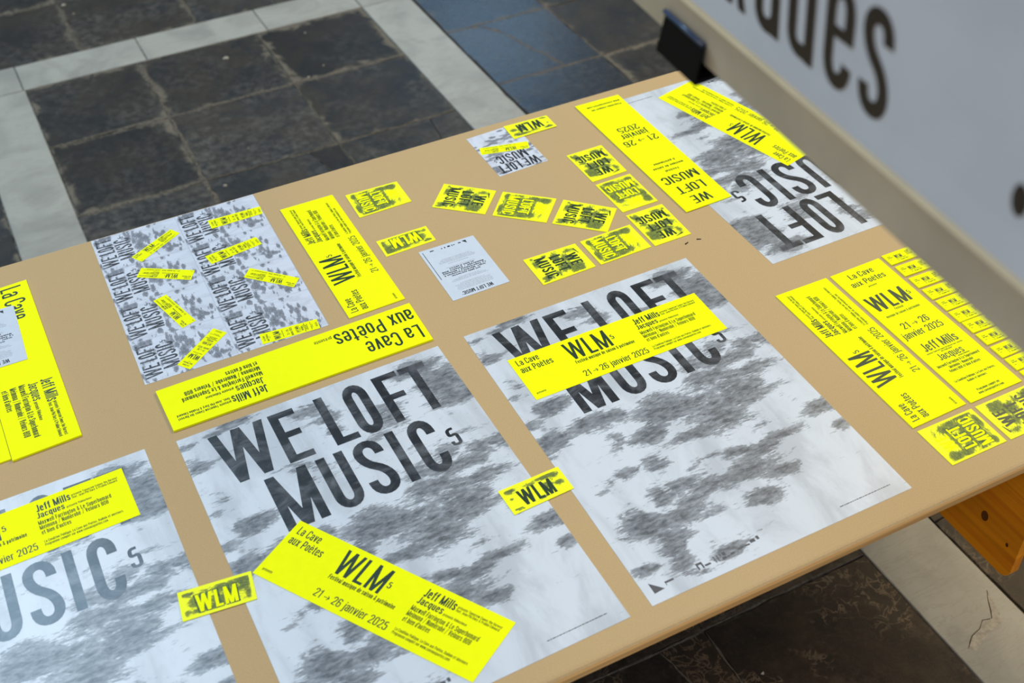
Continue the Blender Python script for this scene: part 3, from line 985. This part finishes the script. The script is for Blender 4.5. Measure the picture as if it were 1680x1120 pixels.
def tl(x, y, z):
    return (x - 0.45, y - 1.30, z)


# board with softly rounded edges: profile swept round the rectangle
prof = [(0.0, -0.0), (0.0035, -0.0008), (0.0065, -0.003), (0.008, -0.007), (0.008, -0.013)]
v, f = [], []
ring0 = None
for off, dz in prof:
    for (sx, sy) in ((TX0 + 0.008, TY0 + 0.008), (TX1 - 0.008, TY0 + 0.008), (TX1 - 0.008, TY1 - 0.008), (TX0 + 0.008, TY1 - 0.008)):
        dx = -1 if sx < 0.2 else 1
        dy = -1 if sy < 1.2 else 1
        v.append(tl(sx + dx * off, sy + dy * off, TOP + dz))
f.append((0, 1, 2, 3))
for r in range(len(prof) - 1):
    for i in range(4):
        j = (i + 1) % 4
        f.append((4 * r + j, 4 * r + i, 4 * r + 4 + i, 4 * r + 4 + j))
f.append((19, 18, 17, 16))
tt_ = link_mesh('table_top', v, f, M['kraft'], parent=table)
tt_.data.materials.append(M['edge_wood'])
for p_ in tt_.data.polygons:
    if 8 < p_.index:
        p_.material_index = 1
bv, bf = box(TX0 + 0.0015, TX1 - 0.0015, TY0 + 0.0015, TY1 - 0.0015, TOP - 0.020, TOP - 0.013)
link_mesh('edge_band', [tl(*p) for p in bv], bf, M['edge_wood'], parent=table)


def trestle(x, label_part=None):
    """upright pine plank across the table with a rounded lower corner, standing on two feet"""
    y0, y1, z0, z1, r = 0.722, 1.80, 0.402, TOP - 0.020, 0.022
    pts = [(y1, z1), (y0, z1), (y0, z0 + r)]
    for k in range(1, 7):
        a = math.pi + k / 6 * math.pi / 2
        pts.append((y0 + r + r * math.cos(a), z0 + r + r * math.sin(a)))
    pts += [(y1, z0)]
    n = len(pts)
    t = 0.018
    v = [tl(x, p[0], p[1]) for p in pts] + [tl(x + t, p[0], p[1]) for p in pts]
    f = [tuple(range(n)), tuple(range(2 * n - 1, n - 1, -1))] + [((i + 1) % n, i, n + i, n + (i + 1) % n) for i in range(n)]
    pl = link_mesh('pine_plank', v, f, M['pine'], parent=table)
    for ky, kz, ks in ((0.800, 0.484, 0.010), (0.745, 0.470, 0.004)):
        kv = [tl(x - 0.0004, ky + ks * 0.75 * math.cos(6.283 * i / 12), kz + ks * 1.1 * math.sin(6.283 * i / 12)) for i in range(12)]
        link_mesh('knot', kv, [tuple(range(12))[::-1]], M['knot'], parent=pl)
    for y in (1.36, 1.72):
        bv, bf = box(x - 0.021, x - 0.001, y, y + 0.07, 0.0, 0.60)
        link_mesh('leg', [tl(*p) for p in bv], bf, M['pine'], parent=table)


trestle(1.215)
trestle(-1.02)

# ================================================================ POSTERS
ITEMS = {
    'posterB': [[0.5379,1.3351],[0.9615,1.338],[0.9601,0.7525],[0.5364,0.7504]],
    'posterA': [[0.0641,1.326],[0.4922,1.3345],[0.5034,0.7494],[0.0753,0.7409]],
    'posterD': [[-0.4056,1.3261],[0.0184,1.3329],[0.0278,0.7469],[-0.3962,0.7401]],
    'posterC': [[1.5068,1.2559],[1.0828,1.2533],[1.0793,1.8393],[1.5033,1.8418]],
    'bandB': [[0.575,1.2507],[0.9227,1.2516],[0.9217,1.1522],[0.5755,1.1516]],
    'bandA': [[0.1791,1.096],[0.3693,0.8089],[0.2838,0.7559],[0.093,1.041]],
    'bandC': [[1.2803,1.4827],[1.1955,1.8094],[1.2944,1.8351],[1.3792,1.5084]],
    'bandD': [[-0.3654,1.2967],[-0.0207,1.3107],[-0.0166,1.2108],[-0.3613,1.1968]],
    'tall1': [[0.3904,1.4639],[0.3849,1.8084],[0.4864,1.8076],[0.4909,1.4666]],
    'R1': [[1.0364,0.8408],[1.0363,1.1809],[1.1377,1.1796],[1.1388,0.8434]],
    'R2': [[1.1464,0.8414],[1.146,1.179],[1.2488,1.1802],[1.2461,0.8416]],
    'wlmtall': [[1.1317,1.4505],[1.0333,1.448],[1.0295,1.8606],[1.129,1.8581]],
    'long': [[0.4912,1.3502],[0.0663,1.3456],[0.0629,1.4422],[0.4919,1.4507]],
    'Y1': [[-0.0685,1.8215],[-0.0583,1.4029],[-0.1602,1.398],[-0.1704,1.8166]],
    'Y2': [[-0.1714,1.8236],[-0.1612,1.4037],[-0.2612,1.4013],[-0.2714,1.8212]],
    's1': [[0.6088,1.7906],[0.6089,1.7186],[0.5059,1.7166],[0.5071,1.7943]],
    's2': [[0.7607,1.6733],[0.7108,1.6171],[0.6351,1.6836],[0.6846,1.7406]],
    's3': [[0.8473,1.5975],[0.7969,1.5417],[0.7212,1.6076],[0.7703,1.6645]],
    's4': [[0.9293,1.5185],[0.8795,1.4651],[0.805,1.5346],[0.8569,1.5886]],
    's5': [[1.0063,1.6134],[0.9317,1.6123],[0.9304,1.7128],[1.0072,1.7132]],
    's6': [[1.0071,1.5034],[0.933,1.5031],[0.9313,1.601],[1.006,1.6025]],
    's7': [[1.0065,1.3912],[0.9326,1.3909],[0.9325,1.4914],[1.0079,1.4915]],
    's8': [[0.9249,1.4654],[0.9254,1.3924],[0.8241,1.3905],[0.8228,1.4641]],
    's9': [[0.8125,1.4635],[0.8135,1.3909],[0.7117,1.3887],[0.7115,1.4652]],
    's10': [[1.0379,0.7584],[1.0375,0.833],[1.1385,0.8323],[1.1382,0.7585]],
    's11': [[1.146,0.7579],[1.1462,0.8325],[1.2474,0.8322],[1.2472,0.7576]],
    'w1': [[0.9635,1.8146],[0.868,1.8136],[0.8693,1.8641],[0.9636,1.8598]],
    'w2': [[0.6016,1.5902],[0.5059,1.5872],[0.506,1.6361],[0.6021,1.6364]],
    'w3': [[0.4442,1.0152],[0.5405,1.0175],[0.542,0.971],[0.4462,0.9666]],
    'w4': [[-0.0055,1.0552],[0.0921,1.0446],[0.0859,0.9975],[-0.0104,1.0075]],
    'white': [[0.6657,1.4247],[0.5599,1.4238],[0.56,1.572],[0.6652,1.571]],
    'white2': [[-0.1014,1.6122],[-0.2069,1.6135],[-0.2052,1.7615],[-0.0997,1.7602]],
    'small': [[0.892,1.7163],[0.7873,1.7123],[0.7856,1.8597],[0.8903,1.8637]],
    'smallband': [[0.8803,1.7717],[0.7878,1.7946],[0.794,1.8174],[0.8882,1.7949]],
    'proofL': [[0.052,1.4675],[0.0542,1.8821],[0.2068,1.8818],[0.203,1.4664]],
    'proofR': [[0.203,1.4664],[0.2068,1.8818],[0.3561,1.8821],[0.3551,1.4652]],
    'p1': [[0.1083,1.8],[0.1907,1.8481],[0.2026,1.8287],[0.1214,1.7784]],
    'p2': [[0.1848,1.6882],[0.1031,1.7399],[0.1167,1.7616],[0.1982,1.711]],
    'p3': [[0.1392,1.5717],[0.1134,1.6632],[0.1369,1.6697],[0.164,1.5797]],
    'p4': [[0.1084,1.4887],[0.1841,1.547],[0.2009,1.526],[0.124,1.4686]],
    'p5': [[0.2575,1.8411],[0.3559,1.8383],[0.3535,1.8143],[0.2576,1.8138]],
    'p6': [[0.2243,1.7403],[0.3209,1.7519],[0.3244,1.7272],[0.229,1.7135]],
    'p7': [[0.3352,1.5847],[0.2677,1.6512],[0.2847,1.671],[0.3521,1.6039]],
    'p8': [[0.2461,1.4966],[0.3422,1.4886],[0.34,1.4641],[0.2443,1.4705]],
}



def portrait(k):      # the same corners read with the sheet turned upright
    q = ITEMS[k]
    ITEMS[k + 'p'] = [q[1], q[2], q[3], q[0]]


portrait('R2')
for k_ in ('p4', 'p5', 'p6', 'p8'):
    q_ = ITEMS[k_]
    ITEMS[k_ + 'p'] = [q_[3], q_[0], q_[1], q_[2]]


def poster(key, label, small=False, z=0.0):
    s = Sheet('poster', ITEMS[key], (424, 586), z, 0.0004, M['poster'], POSTER_BLOBS, cell=6.5)
    s.printing('headline_lettering', letter_polys(0, 0, 1.0), M['letters'])
    P = []
    # row of sponsors' marks along the foot: a triangle, little blocks, an arch, bars
    P.append([(12.8, 553), (28.8, 569.6), (12.8, 571)])
    for x0, x1, y0, y1 in ((33.5, 47, 560.5, 563.5), (33.5, 34.5, 560.5, 567), (60, 70, 560, 561), (60, 68, 562.5, 563.5), (62, 73, 565, 566), (84, 86.5, 557, 566), (91, 93.5, 557, 566), (84, 93.5, 555.5, 559), (95, 104, 562, 565),
                           (111, 112.5, 556, 567), (116, 117.5, 556, 567), (121, 123, 557, 560), (125, 130, 556, 561), (122, 128, 563, 567), (136, 142, 562, 565), (150, 158, 560, 562.5), (160, 168, 560, 562.5), (170, 178, 556, 561), (181, 185, 554, 560)):
        P.append([(x0, y0), (x1, y0), (x1, y1), (x0, y1)])
    s.printing('sponsor_marks', P, M['mark'])
    L = []
    x = 314.0
    while x < 401:
        w_ = rnd.uniform(2.0, 6.5)
        L.append([(x, 566.2), (min(401, x + w_), 566.2), (min(401, x + w_), 567.3), (x, 567.3)])
        x += w_ + 0.9
    s.printing('small_print', L, M['ink_black'])
    tag(s.o, label, 'poster', None)
    return s


poster('posterA', 'large grey cloud poster with headline fully readable and slanting yellow band below it')
poster('posterB', 'large grey cloud poster right of centre, a straight yellow band across its headline')
poster('posterD', 'large grey cloud poster cut by the left frame edge, bluish sheen on its letters')
poster('posterC', 'large grey cloud poster lying upside down, half hidden behind the beige panel')

LEAF = {}


def leaflet(name, key, design, size, z, th, label, cat, group=None, blobs=None, mat='yellow', margin=0.0, cell=None, big='ink', small='ink_soft'):
    s = Sheet(name, ITEMS[key], size, z, th, M[mat], blobs, margin=margin, cell=cell)
    if design:
        s.design(design, big, small)
    tag(s.o, label, cat, group)
    return s


ST_ = 0.0006
leaflet('yellow_band', 'bandB', 'band', (345, 100), ST_, .0004, 'yellow paper band laid straight across the headline of the grey poster right of centre', 'leaflet')
leaflet('yellow_band', 'bandA', 'band', (345, 100), ST_, .0004, 'yellow paper band lying at a slant on the grey poster at the bottom centre', 'leaflet')
leaflet('yellow_band', 'bandC', 'band', (345, 100), ST_, .0004, 'yellow paper band slanting on the upside-down grey poster beside the beige panel', 'leaflet')
leaflet('yellow_band', 'bandD', 'band', (345, 100), ST_, .0004, 'yellow paper band across the headline of the grey poster at the left frame edge', 'leaflet')
leaflet('leaflet_stack', 'tall1', 'band', (345, 100), 0, .0016, 'tall yellow leaflet lying between the sheets of small posters and the yellow stickers', 'leaflet')
leaflet('leaflet_stack', 'R1', 'band', (345, 100), 0, .0016, 'yellow leaflet with sideways text, left of the pair side by side at the right', 'leaflet')
leaflet('leaflet_stack', 'R2p', 'tall', (103, 338), 0, .0016, 'yellow leaflet with upright centred text, right of the pair beside the little cards', 'leaflet')
leaflet('leaflet_stack', 'wlmtall', 'slim', (98.5, 413), ST_, .0016, 'long narrow yellow leaflet overlapping the left side of the upside-down poster', 'leaflet')
leaflet('leaflet_stack', 'long', 'long', (424, 100), 0, .0034, 'thick long yellow leaflet lying upside down between the small poster sheets and the large poster', 'leaflet')
leaflet('leaflet_stack', 'Y2', None, (424, 100), 0, .0024, 'blank yellow leaflet at the left frame edge, beneath its neighbour with text', 'leaflet')
leaflet('leaflet_stack', 'Y1', 'long', (424, 100), .0002, .0032, 'long yellow leaflet with sideways text at the left, a white card on it', 'leaflet')

# ---- white programme cards ---------------------------------------------
def white_card(key, z, label):
    s = Sheet('white_card', ITEMS[key], (105.5, 148), z, .0006, M['white'])
    s.printing('headline_lettering', text_polys('WE LOFT MUSIC', 26.5, 82.4, 14.6, 9.4, .135) + text_polys('5', 83.6, 85, 8.4, 2.6, .13), M['ink_black'])
    P = []
    def line(y, x0, x1, h):
        x = x0
        while x < x1 - 1:
            w_ = rnd.uniform(2.5, 8)
            P.append([(x, y), (min(x1, x + w_), y), (min(x1, x + w_), y + h), (x, y + h)])
            x += w_ + 0.9
    for y, a, b in ((20, 21, 84), (23.2, 20, 86), (26.4, 20, 85), (29.6, 22, 84), (32.8, 21, 86), (36, 30, 76), (45, 18, 88), (48.2, 22, 84), (51.4, 34, 72),
                    (84, 26, 80), (94, 34, 72), (99, 19, 86), (102.2, 18, 88), (105.4, 22, 84), (108.6, 26, 78)):
        line(y, a, b, 1.0)
    s.printing('small_print', P, M['ink_grey'])
    Q = []
    for t_, a, b, y in (('Jeff Mills', 26, 50, 62), ('présente Tomorrow Comes', 52, 80, 62), ('Jacques', 14, 30, 67), ('Maxwell Farrington &', 34, 92, 67), ('Le Superhomard / Meimuna', 12, 92, 72),
                        ('Numérobé / Velours 808', 14, 92, 77), ("et bien d'autres", 30, 76, 82)):
        Q += text_polys(t_, a, b, y, 3.6, .15)
    for x0, x1, y0, y1 in ((28, 33, 138.5, 141), (40, 43, 138, 140), (44.5, 46, 137, 141), (49, 54, 137.5, 141), (58, 60, 137, 141), (64, 66, 137.5, 140), (80, 87, 138.8, 141.2), (99.6, 100.6, 59, 142)):
        Q.append([(x0, y0), (x1, y0), (x1, y1), (x0, y1)])
    Q.append([(18, 134), (25.2, 142.6), (17.6, 142.6)])
    s.printing('bold_print', Q, M['ink_black'])
    tag(s.o, label, 'card')


white_card('white', 0, 'white programme card lying upside down alone on the brown table top')
white_card('white2', .0036, 'white programme card lying on the long yellow leaflet at the left edge')

# ---- small poster with its yellow strip --------------------------------
k4 = 104.8 / 424
def small_posters(name, key, size, n, label, cat):
    kk = size[0] / n / 424
    def tile(x, y):
        return ink_at(POSTER_BLOBS, (x % (424 * kk)) / kk, y / (size[1] / 586))
    s = Sheet(name, ITEMS[key], size, 0, .0004, M['poster_small'], cell=2.2, tile=tile)
    P = []
    for i in range(n):
        for poly in letter_polys(0, 0, 1.0):
            P.append([(i * 424 * kk + q[0] * kk, q[1] * size[1] / 586) for q in poly])
    s.printing('headline_lettering', P, M['ink_black'] if n == 1 else M['letters_small'])
    tag(s.o, label, cat)
    return s


small_posters('small_poster', 'small', (104.8, 147.4), 1, 'small grey cloud poster lying upside down near the far table edge', 'poster')
pa = small_posters('poster_sheet', 'proofL', (415, 152.6), 4, 'left strip of four small sideways grey posters near the far table edge', 'sheet')
pb = small_posters('poster_sheet', 'proofR', (415, 149.3), 4, 'right strip of four small sideways grey posters beside the tall yellow leaflet', 'sheet')
for s_ in (pa, pb):
    P = []
    for i in (1, 2, 3):
        x = s_.W * i / 4
        P.append([(x - .25, 0), (x + .25, 0), (x + .25, s_.H), (x - .25, s_.H)])
    P.append([(0, s_.H - 0.5), (s_.W, s_.H - 0.5), (s_.W, s_.H), (0, s_.H)])
    s_.printing('cut_lines', P, M['ink_grey'])

GS = 'narrow yellow strips laid on the small posters'
BS = (345, 86)
for key, d_, lab in (('p1', 'band', 'narrow yellow strip tilted steeply, farthest on the left sheet of small posters'),
                 ('p2', 'band', 'narrow yellow strip lying nearly level, second from far on the left sheet of small posters'),
                 ('p3', 'band', 'narrow yellow strip sloping down to the right, third from far on the left poster sheet'),
                 ('p4p', 'tall', 'narrow yellow strip nearest the viewer on the left sheet of small posters'),
                 ('p5p', 'tall', 'narrow yellow strip farthest on the right sheet of small posters'),
                 ('p6p', 'tall', 'narrow yellow strip second from far on the right sheet of small posters'),
                 ('p7', 'band', 'narrow yellow strip sloping down to the right on the right sheet of small posters'),
                 ('p8p', 'tall', 'narrow yellow strip nearest the viewer, over the foot of the right poster sheet')):
    leaflet('yellow_strip', key, d_, (96, 25) if d_ == 'band' else (25, 96), .0006, .0002, lab, 'strip', GS)
leaflet('yellow_strip', 'smallband', 'band', (94, 23.6), .0006, .0002, 'narrow yellow strip across the lone small grey poster', 'strip')

# ---- yellow stickers ----------------------------------------------------
GA = 'yellow stickers with the three-line title'
for key, kind, lab in (
        ('s1', 'b', 'yellow sticker with pale letters, just right of the top of the tall yellow leaflet'),
        ('s2', 'a', 'yellow sticker with black letters, leftmost of the row of three tilted stickers'),
        ('s3', 'b', 'yellow sticker with pale letters, middle one of the row of three tilted stickers'),
        ('s4', 'a', 'yellow sticker with black letters, right one of the row of three tilted stickers'),
        ('s5', 'a', 'upside-down yellow sticker with black letters, farthest one beside the slim yellow leaflet'),
        ('s6', 'b', 'upside-down yellow sticker with pale letters, middle one beside the slim yellow leaflet'),
        ('s7', 'a', 'upside-down yellow sticker with black letters, nearest one beside the slim yellow leaflet'),
        ('s8', 'b', 'sideways yellow sticker with pale letters just above the corner of the large poster'),
        ('s9', 'a', 'sideways yellow sticker with black letters, right of the white card'),
        ('s10', 'b', 'yellow sticker with pale letters near the front edge, below the pair of yellow leaflets'),
        ('s11', 'a', 'yellow sticker with black letters cut by the right frame edge')):
    s = leaflet('sticker', key, None, (74.5, 101), 0, .0011, lab, 'sticker', GA, STICK_A if kind == 'a' else STICK_B, 'sticker', margin=4.0, cell=2.0)
    s.design('sticker', 'ink' if kind == 'a' else 'yellow_print')
    if kind == 'a':
        s.printing('corner_mark', [[(10, 9), (26, 6.4), (26, 7.4), (12, 12)]], M['ink'])
    else:
        s.printing('letter_outline', text_polys('LOFT', 13, 59.5, 60.6, 23.5, .27) + text_polys('MUSIC', 7.5, 67, 87, 23.5, .27), M['ink_outline'], dz=0.00006)  # wider green outline printed beneath the pale letters
GW = 'small yellow stickers with a three-letter title'
for key, kind, z, lab in (
        ('w1', 'a', .0007, 'small yellow sticker with black letters overlapping the lone small grey poster'),
        ('w2', 'b', 0, 'small yellow sticker with pale letters between the tall leaflet and the white card'),
        ('w3', 'a', .0007, 'small yellow sticker with black letters bridging the gap between the two large posters'),
        ('w4', 'b', .0007, 'small yellow sticker with pale letters over the gap beside the left poster')):
    s = leaflet('sticker', key, None, (96.5, 47.5), z, .0008, lab, 'sticker', GW, W_A if kind == 'a' else W_B, 'sticker', margin=4.0, cell=1.6)
    s.design('wlm', 'ink' if kind == 'a' else 'yellow_print')
    if kind == 'a':
        s.printing('corner_print', text_polys('Velours 808', 9, 19, 44.6, 1.8, .2), M['ink'])
    else:
        s.printing('letter_outline', text_polys('WLM', 18.5, 76, 42.6, 31.5, .23), M['ink_outline'], dz=0.00006)  # printed outline under the three pale letters

# ---- column of little yellow cards at the right -------------------------
ys = [1.1821, 1.1475, 1.1128, 1.0793, 1.0476, 1.016, 0.9859, 0.9543, 0.9214, 0.8898, 0.859]
proto = None
ordn = ['farthest', 'second', 'third', 'fourth', 'fifth', 'sixth', 'seventh', 'eighth', 'ninth', 'tenth', 'eleventh']
for i, y in enumerate(ys):
    x = 1.2566
    if proto is None:
        ITEMS['mini'] = [(x, y), (x + .057, y - .0006), (x + .0562, y - .0281), (x - .0004, y - .0275)]
        s = leaflet('small_card', 'mini', 'card', (57, 27.5), 0, .0022, 'x', 'card', 'column of little yellow cards')
        proto = s.o
        o = proto
        base = proto.location.copy()
    else:
        o = proto.copy()
        COL.objects.link(o)
        for ch in list(proto.children):
            c = ch.copy()
            COL.objects.link(c)
            c.parent = o
        o.location = base + Vector((rnd.uniform(-.0004, .0012), y - ys[0], 0))
        o.rotation_euler.z = proto.rotation_euler.z + math.radians(rnd.uniform(-1.2, 1.2))
    o['label'] = 'little yellow card, %s from the far end of the column beside the yellow leaflets' % ordn[i] if i else 'little yellow card at the far end of the column beside the yellow leaflets'

# a few specks on the table top
for i, (x, y, a) in enumerate(((0.985, 1.372, .3), (1.010, 1.372, -.5))):
    v = [(x + .004 * math.cos(a) * s1 - .0012 * math.sin(a) * s2, y + .004 * math.sin(a) * s1 + .0012 * math.cos(a) * s2, TOP + h) for h in (0, .0008) for s1, s2 in ((-1, -1), (1, -.6), (1.1, .7), (-.8, 1))]
    o = link_mesh('crumb', v, [(3, 2, 1, 0), (4, 5, 6, 7), (0, 1, 5, 4), (1, 2, 6, 5), (2, 3, 7, 6), (3, 0, 4, 7)], M['crack_dark'])
    tag(o, ('left' if i == 0 else 'right') + ' one of two tiny dark crumbs beyond the far corner of the large poster', 'crumb', 'crumbs on the table')

# ================================================================ DISPLAY PANEL
PB = Vector((0.5274, 0.529, TOP + 0.85))
pe, pu = Vector((-0.0614, -0.9981, 0)), Vector((-0.1043, 0.0064, 0.9945)).normalized()
pn = pe.cross(pu).normalized()
if pn.dot(Vector((0, 0, TOP + 1.295)) - PB) < 0:
    pn = -pn
panel_o = empty('display_panel', PB + pe * 0.45 - pn * 0.02 + Vector((0, 0, -PB.z)))
tag(panel_o, 'blurred beige display panel with a lettered white sheet leaning in from the upper right', 'panel')
pin = panel_o.location


def pp(u, v_, n):
    return PB + pe * u + pu * v_ + pn * n - pin


def pbox(name, u0, u1, v0, v1, n0, n1, mat, parent, bev=0.0):
    c = [pp(u, v_, n) for n in (n0, n1) for u, v_ in ((u0, v0), (u1, v0), (u1, v1), (u0, v1))]
    f = [(3, 2, 1, 0), (4, 5, 6, 7), (0, 1, 5, 4), (1, 2, 6, 5), (2, 3, 7, 6), (3, 0, 4, 7)]
    o = link_mesh(name, [tuple(q) for q in c], f, mat, parent=parent)
    return o


pbox('board', -0.98, 0.50, -0.085, 0.62, -0.012, -0.002, M['board'], panel_o)
pbox('backing_sheet', -0.95, 0.49, -0.040, 0.61, -0.002, -0.0012, M['cream'], panel_o)
# sheet, curling very slightly at the foot
v, f = [], []
N = 8
for i in range(N + 1):
    vv = -0.026 + (0.60 + 0.026) * (i / N) ** 1.5
    nn = 0.0002 + 0.004 * (1 - i / N) ** 4
    for u in (-0.93, 0.48):
        v.append(tuple(pp(u, vv, nn)))
for i in range(N):
    f.append((2 * i, 2 * i + 1, 2 * i + 3, 2 * i + 2))
sh = link_mesh('printed_sheet', v, f, M['panel_paper'], parent=panel_o)
P = []


def pl_text(ch, u0, u1, v0, h, t):
    p, a = glyph(ch, t)
    k = (u1 - u0) / a
    for poly in p:
        P.append([(u0 + q[0] * k, v0 + q[1] * h) for q in poly])


H_ = 0.081 / 0.76
pl_text('x', -0.197, -0.166, 0, H_, .115)
pl_text('a', -0.153, -0.119, 0, H_, .115)
pl_text('u', -0.108, -0.074, 0, H_, .115)
pl_text('e', -0.062, -0.029, 0, H_, .115)
pl_text('s', -0.020, 0.013, 0, H_, .115)
NP_ = len(P)
P.append([(0.141 + .007 * math.cos(i), 0.024 + .012 * math.sin(i)) for i in [k * 6.283 / 10 for k in range(10)]])
for part_ in (P[:NP_], P[NP_:]):
  v, f = [], []
  for poly in part_:
    a = len(v)
    v += [tuple(pp(q[0], q[1], 0.0006 + 0.004 * (1 - (max(0.0, q[1] + .026) / .626) ** .667) ** 4)) for q in poly]
    f.append(tuple(range(a, a + len(poly))))
  link_mesh('lettering', v, f, M['panel_ink'], parent=sh)
# stand out of view: a post with a foot, holding the panel at its near end
pv, pf = box(-0.018, 0.018, -0.018, 0.018, 0.0, PB.z + 0.55)
link_mesh('post', pv, pf, M['steel'], parent=panel_o)
pv, pf = box(-0.22, 0.22, -0.16, 0.16, 0.0, 0.014)
link_mesh('foot', pv, pf, M['steel'], parent=panel_o)

# binder clip gripping the lower edge of the panel
cm = (PB + pe * -0.268 + pu * -0.085)
clip = empty('binder_clip', cm)
tag(clip, 'black binder clip gripping the lower edge of the beige panel', 'clip')


def cp(u, v_, n):
    return tuple(PB + pe * u + pu * v_ + pn * n - cm)


U0, U1 = -0.303, -0.234
sec = [(-0.062, -0.0010), (-0.062, 0.0008), (-0.0975, 0.0125), (-0.0995, 0.0105), (-0.0995, -0.0225), (-0.0975, -0.0245), (-0.062, -0.0145), (-0.062, -0.0128), (-0.0955, -0.0215), (-0.0955, 0.0095)]
v = [cp(U0, a, b) for a, b in sec] + [cp(U1, a, b) for a, b in sec]
n = len(sec)
f = [(i, (i + 1) % n, n + (i + 1) % n, n + i) for i in range(n)]
f += [(0, 1, 2, 9), (9, 2, 3, 4), (9, 4, 5, 8), (8, 5, 6, 7)]
f += [tuple(q + n for q in t_)[::-1] for t_ in [(0, 1, 2, 9), (9, 2, 3, 4), (9, 4, 5, 8), (8, 5, 6, 7)]]
link_mesh('spring_body', v, f, M['black_metal'], parent=clip)


def tube(name, pts, r, mat, parent, seg=8):
    v, f = [], []
    for i, p in enumerate(pts):
        p = Vector(p)
        a, b = Vector(pts[max(0, i - 1)]), Vector(pts[min(len(pts) - 1, i + 1)])
        d = (b - a).normalized()
        q = d.orthogonal().normalized()
        w_ = d.cross(q)
        for k in range(seg):
            an = 6.2832 * k / seg
            v.append(tuple(p + q * (r * math.cos(an)) + w_ * (r * math.sin(an))))
    for i in range(len(pts) - 1):
        for k in range(seg):
            k2 = (k + 1) % seg
            f.append((i * seg + k, i * seg + k2, (i + 1) * seg + k2, (i + 1) * seg + k))
    f.append(tuple(range(seg))[::-1])
    f.append(tuple(range((len(pts) - 1) * seg, len(pts) * seg)))
    return link_mesh(name, v, f, mat, parent=parent, smooth=True)


tube('jaw_roll', [cp(U0, -0.0615, 0.0020), cp(U1, -0.0615, 0.0020)], 0.0024, M['clip_highlight'], clip)  # front lip, coloured as its blue highlight
tube('jaw_roll', [cp(U0, -0.0615, -0.0155), cp(U1, -0.0615, -0.0155)], 0.0024, M['black_metal'], clip)
# wire handle folded down behind the board
tube('wire_handle', [cp(-0.285, -0.062, -0.018), cp(-0.285, -0.030, -0.020), cp(-0.279, -0.012, -0.020), cp(-0.258, -0.012, -0.020), cp(-0.252, -0.030, -0.020), cp(-0.252, -0.062, -0.018)], 0.0011, M['steel'], clip)
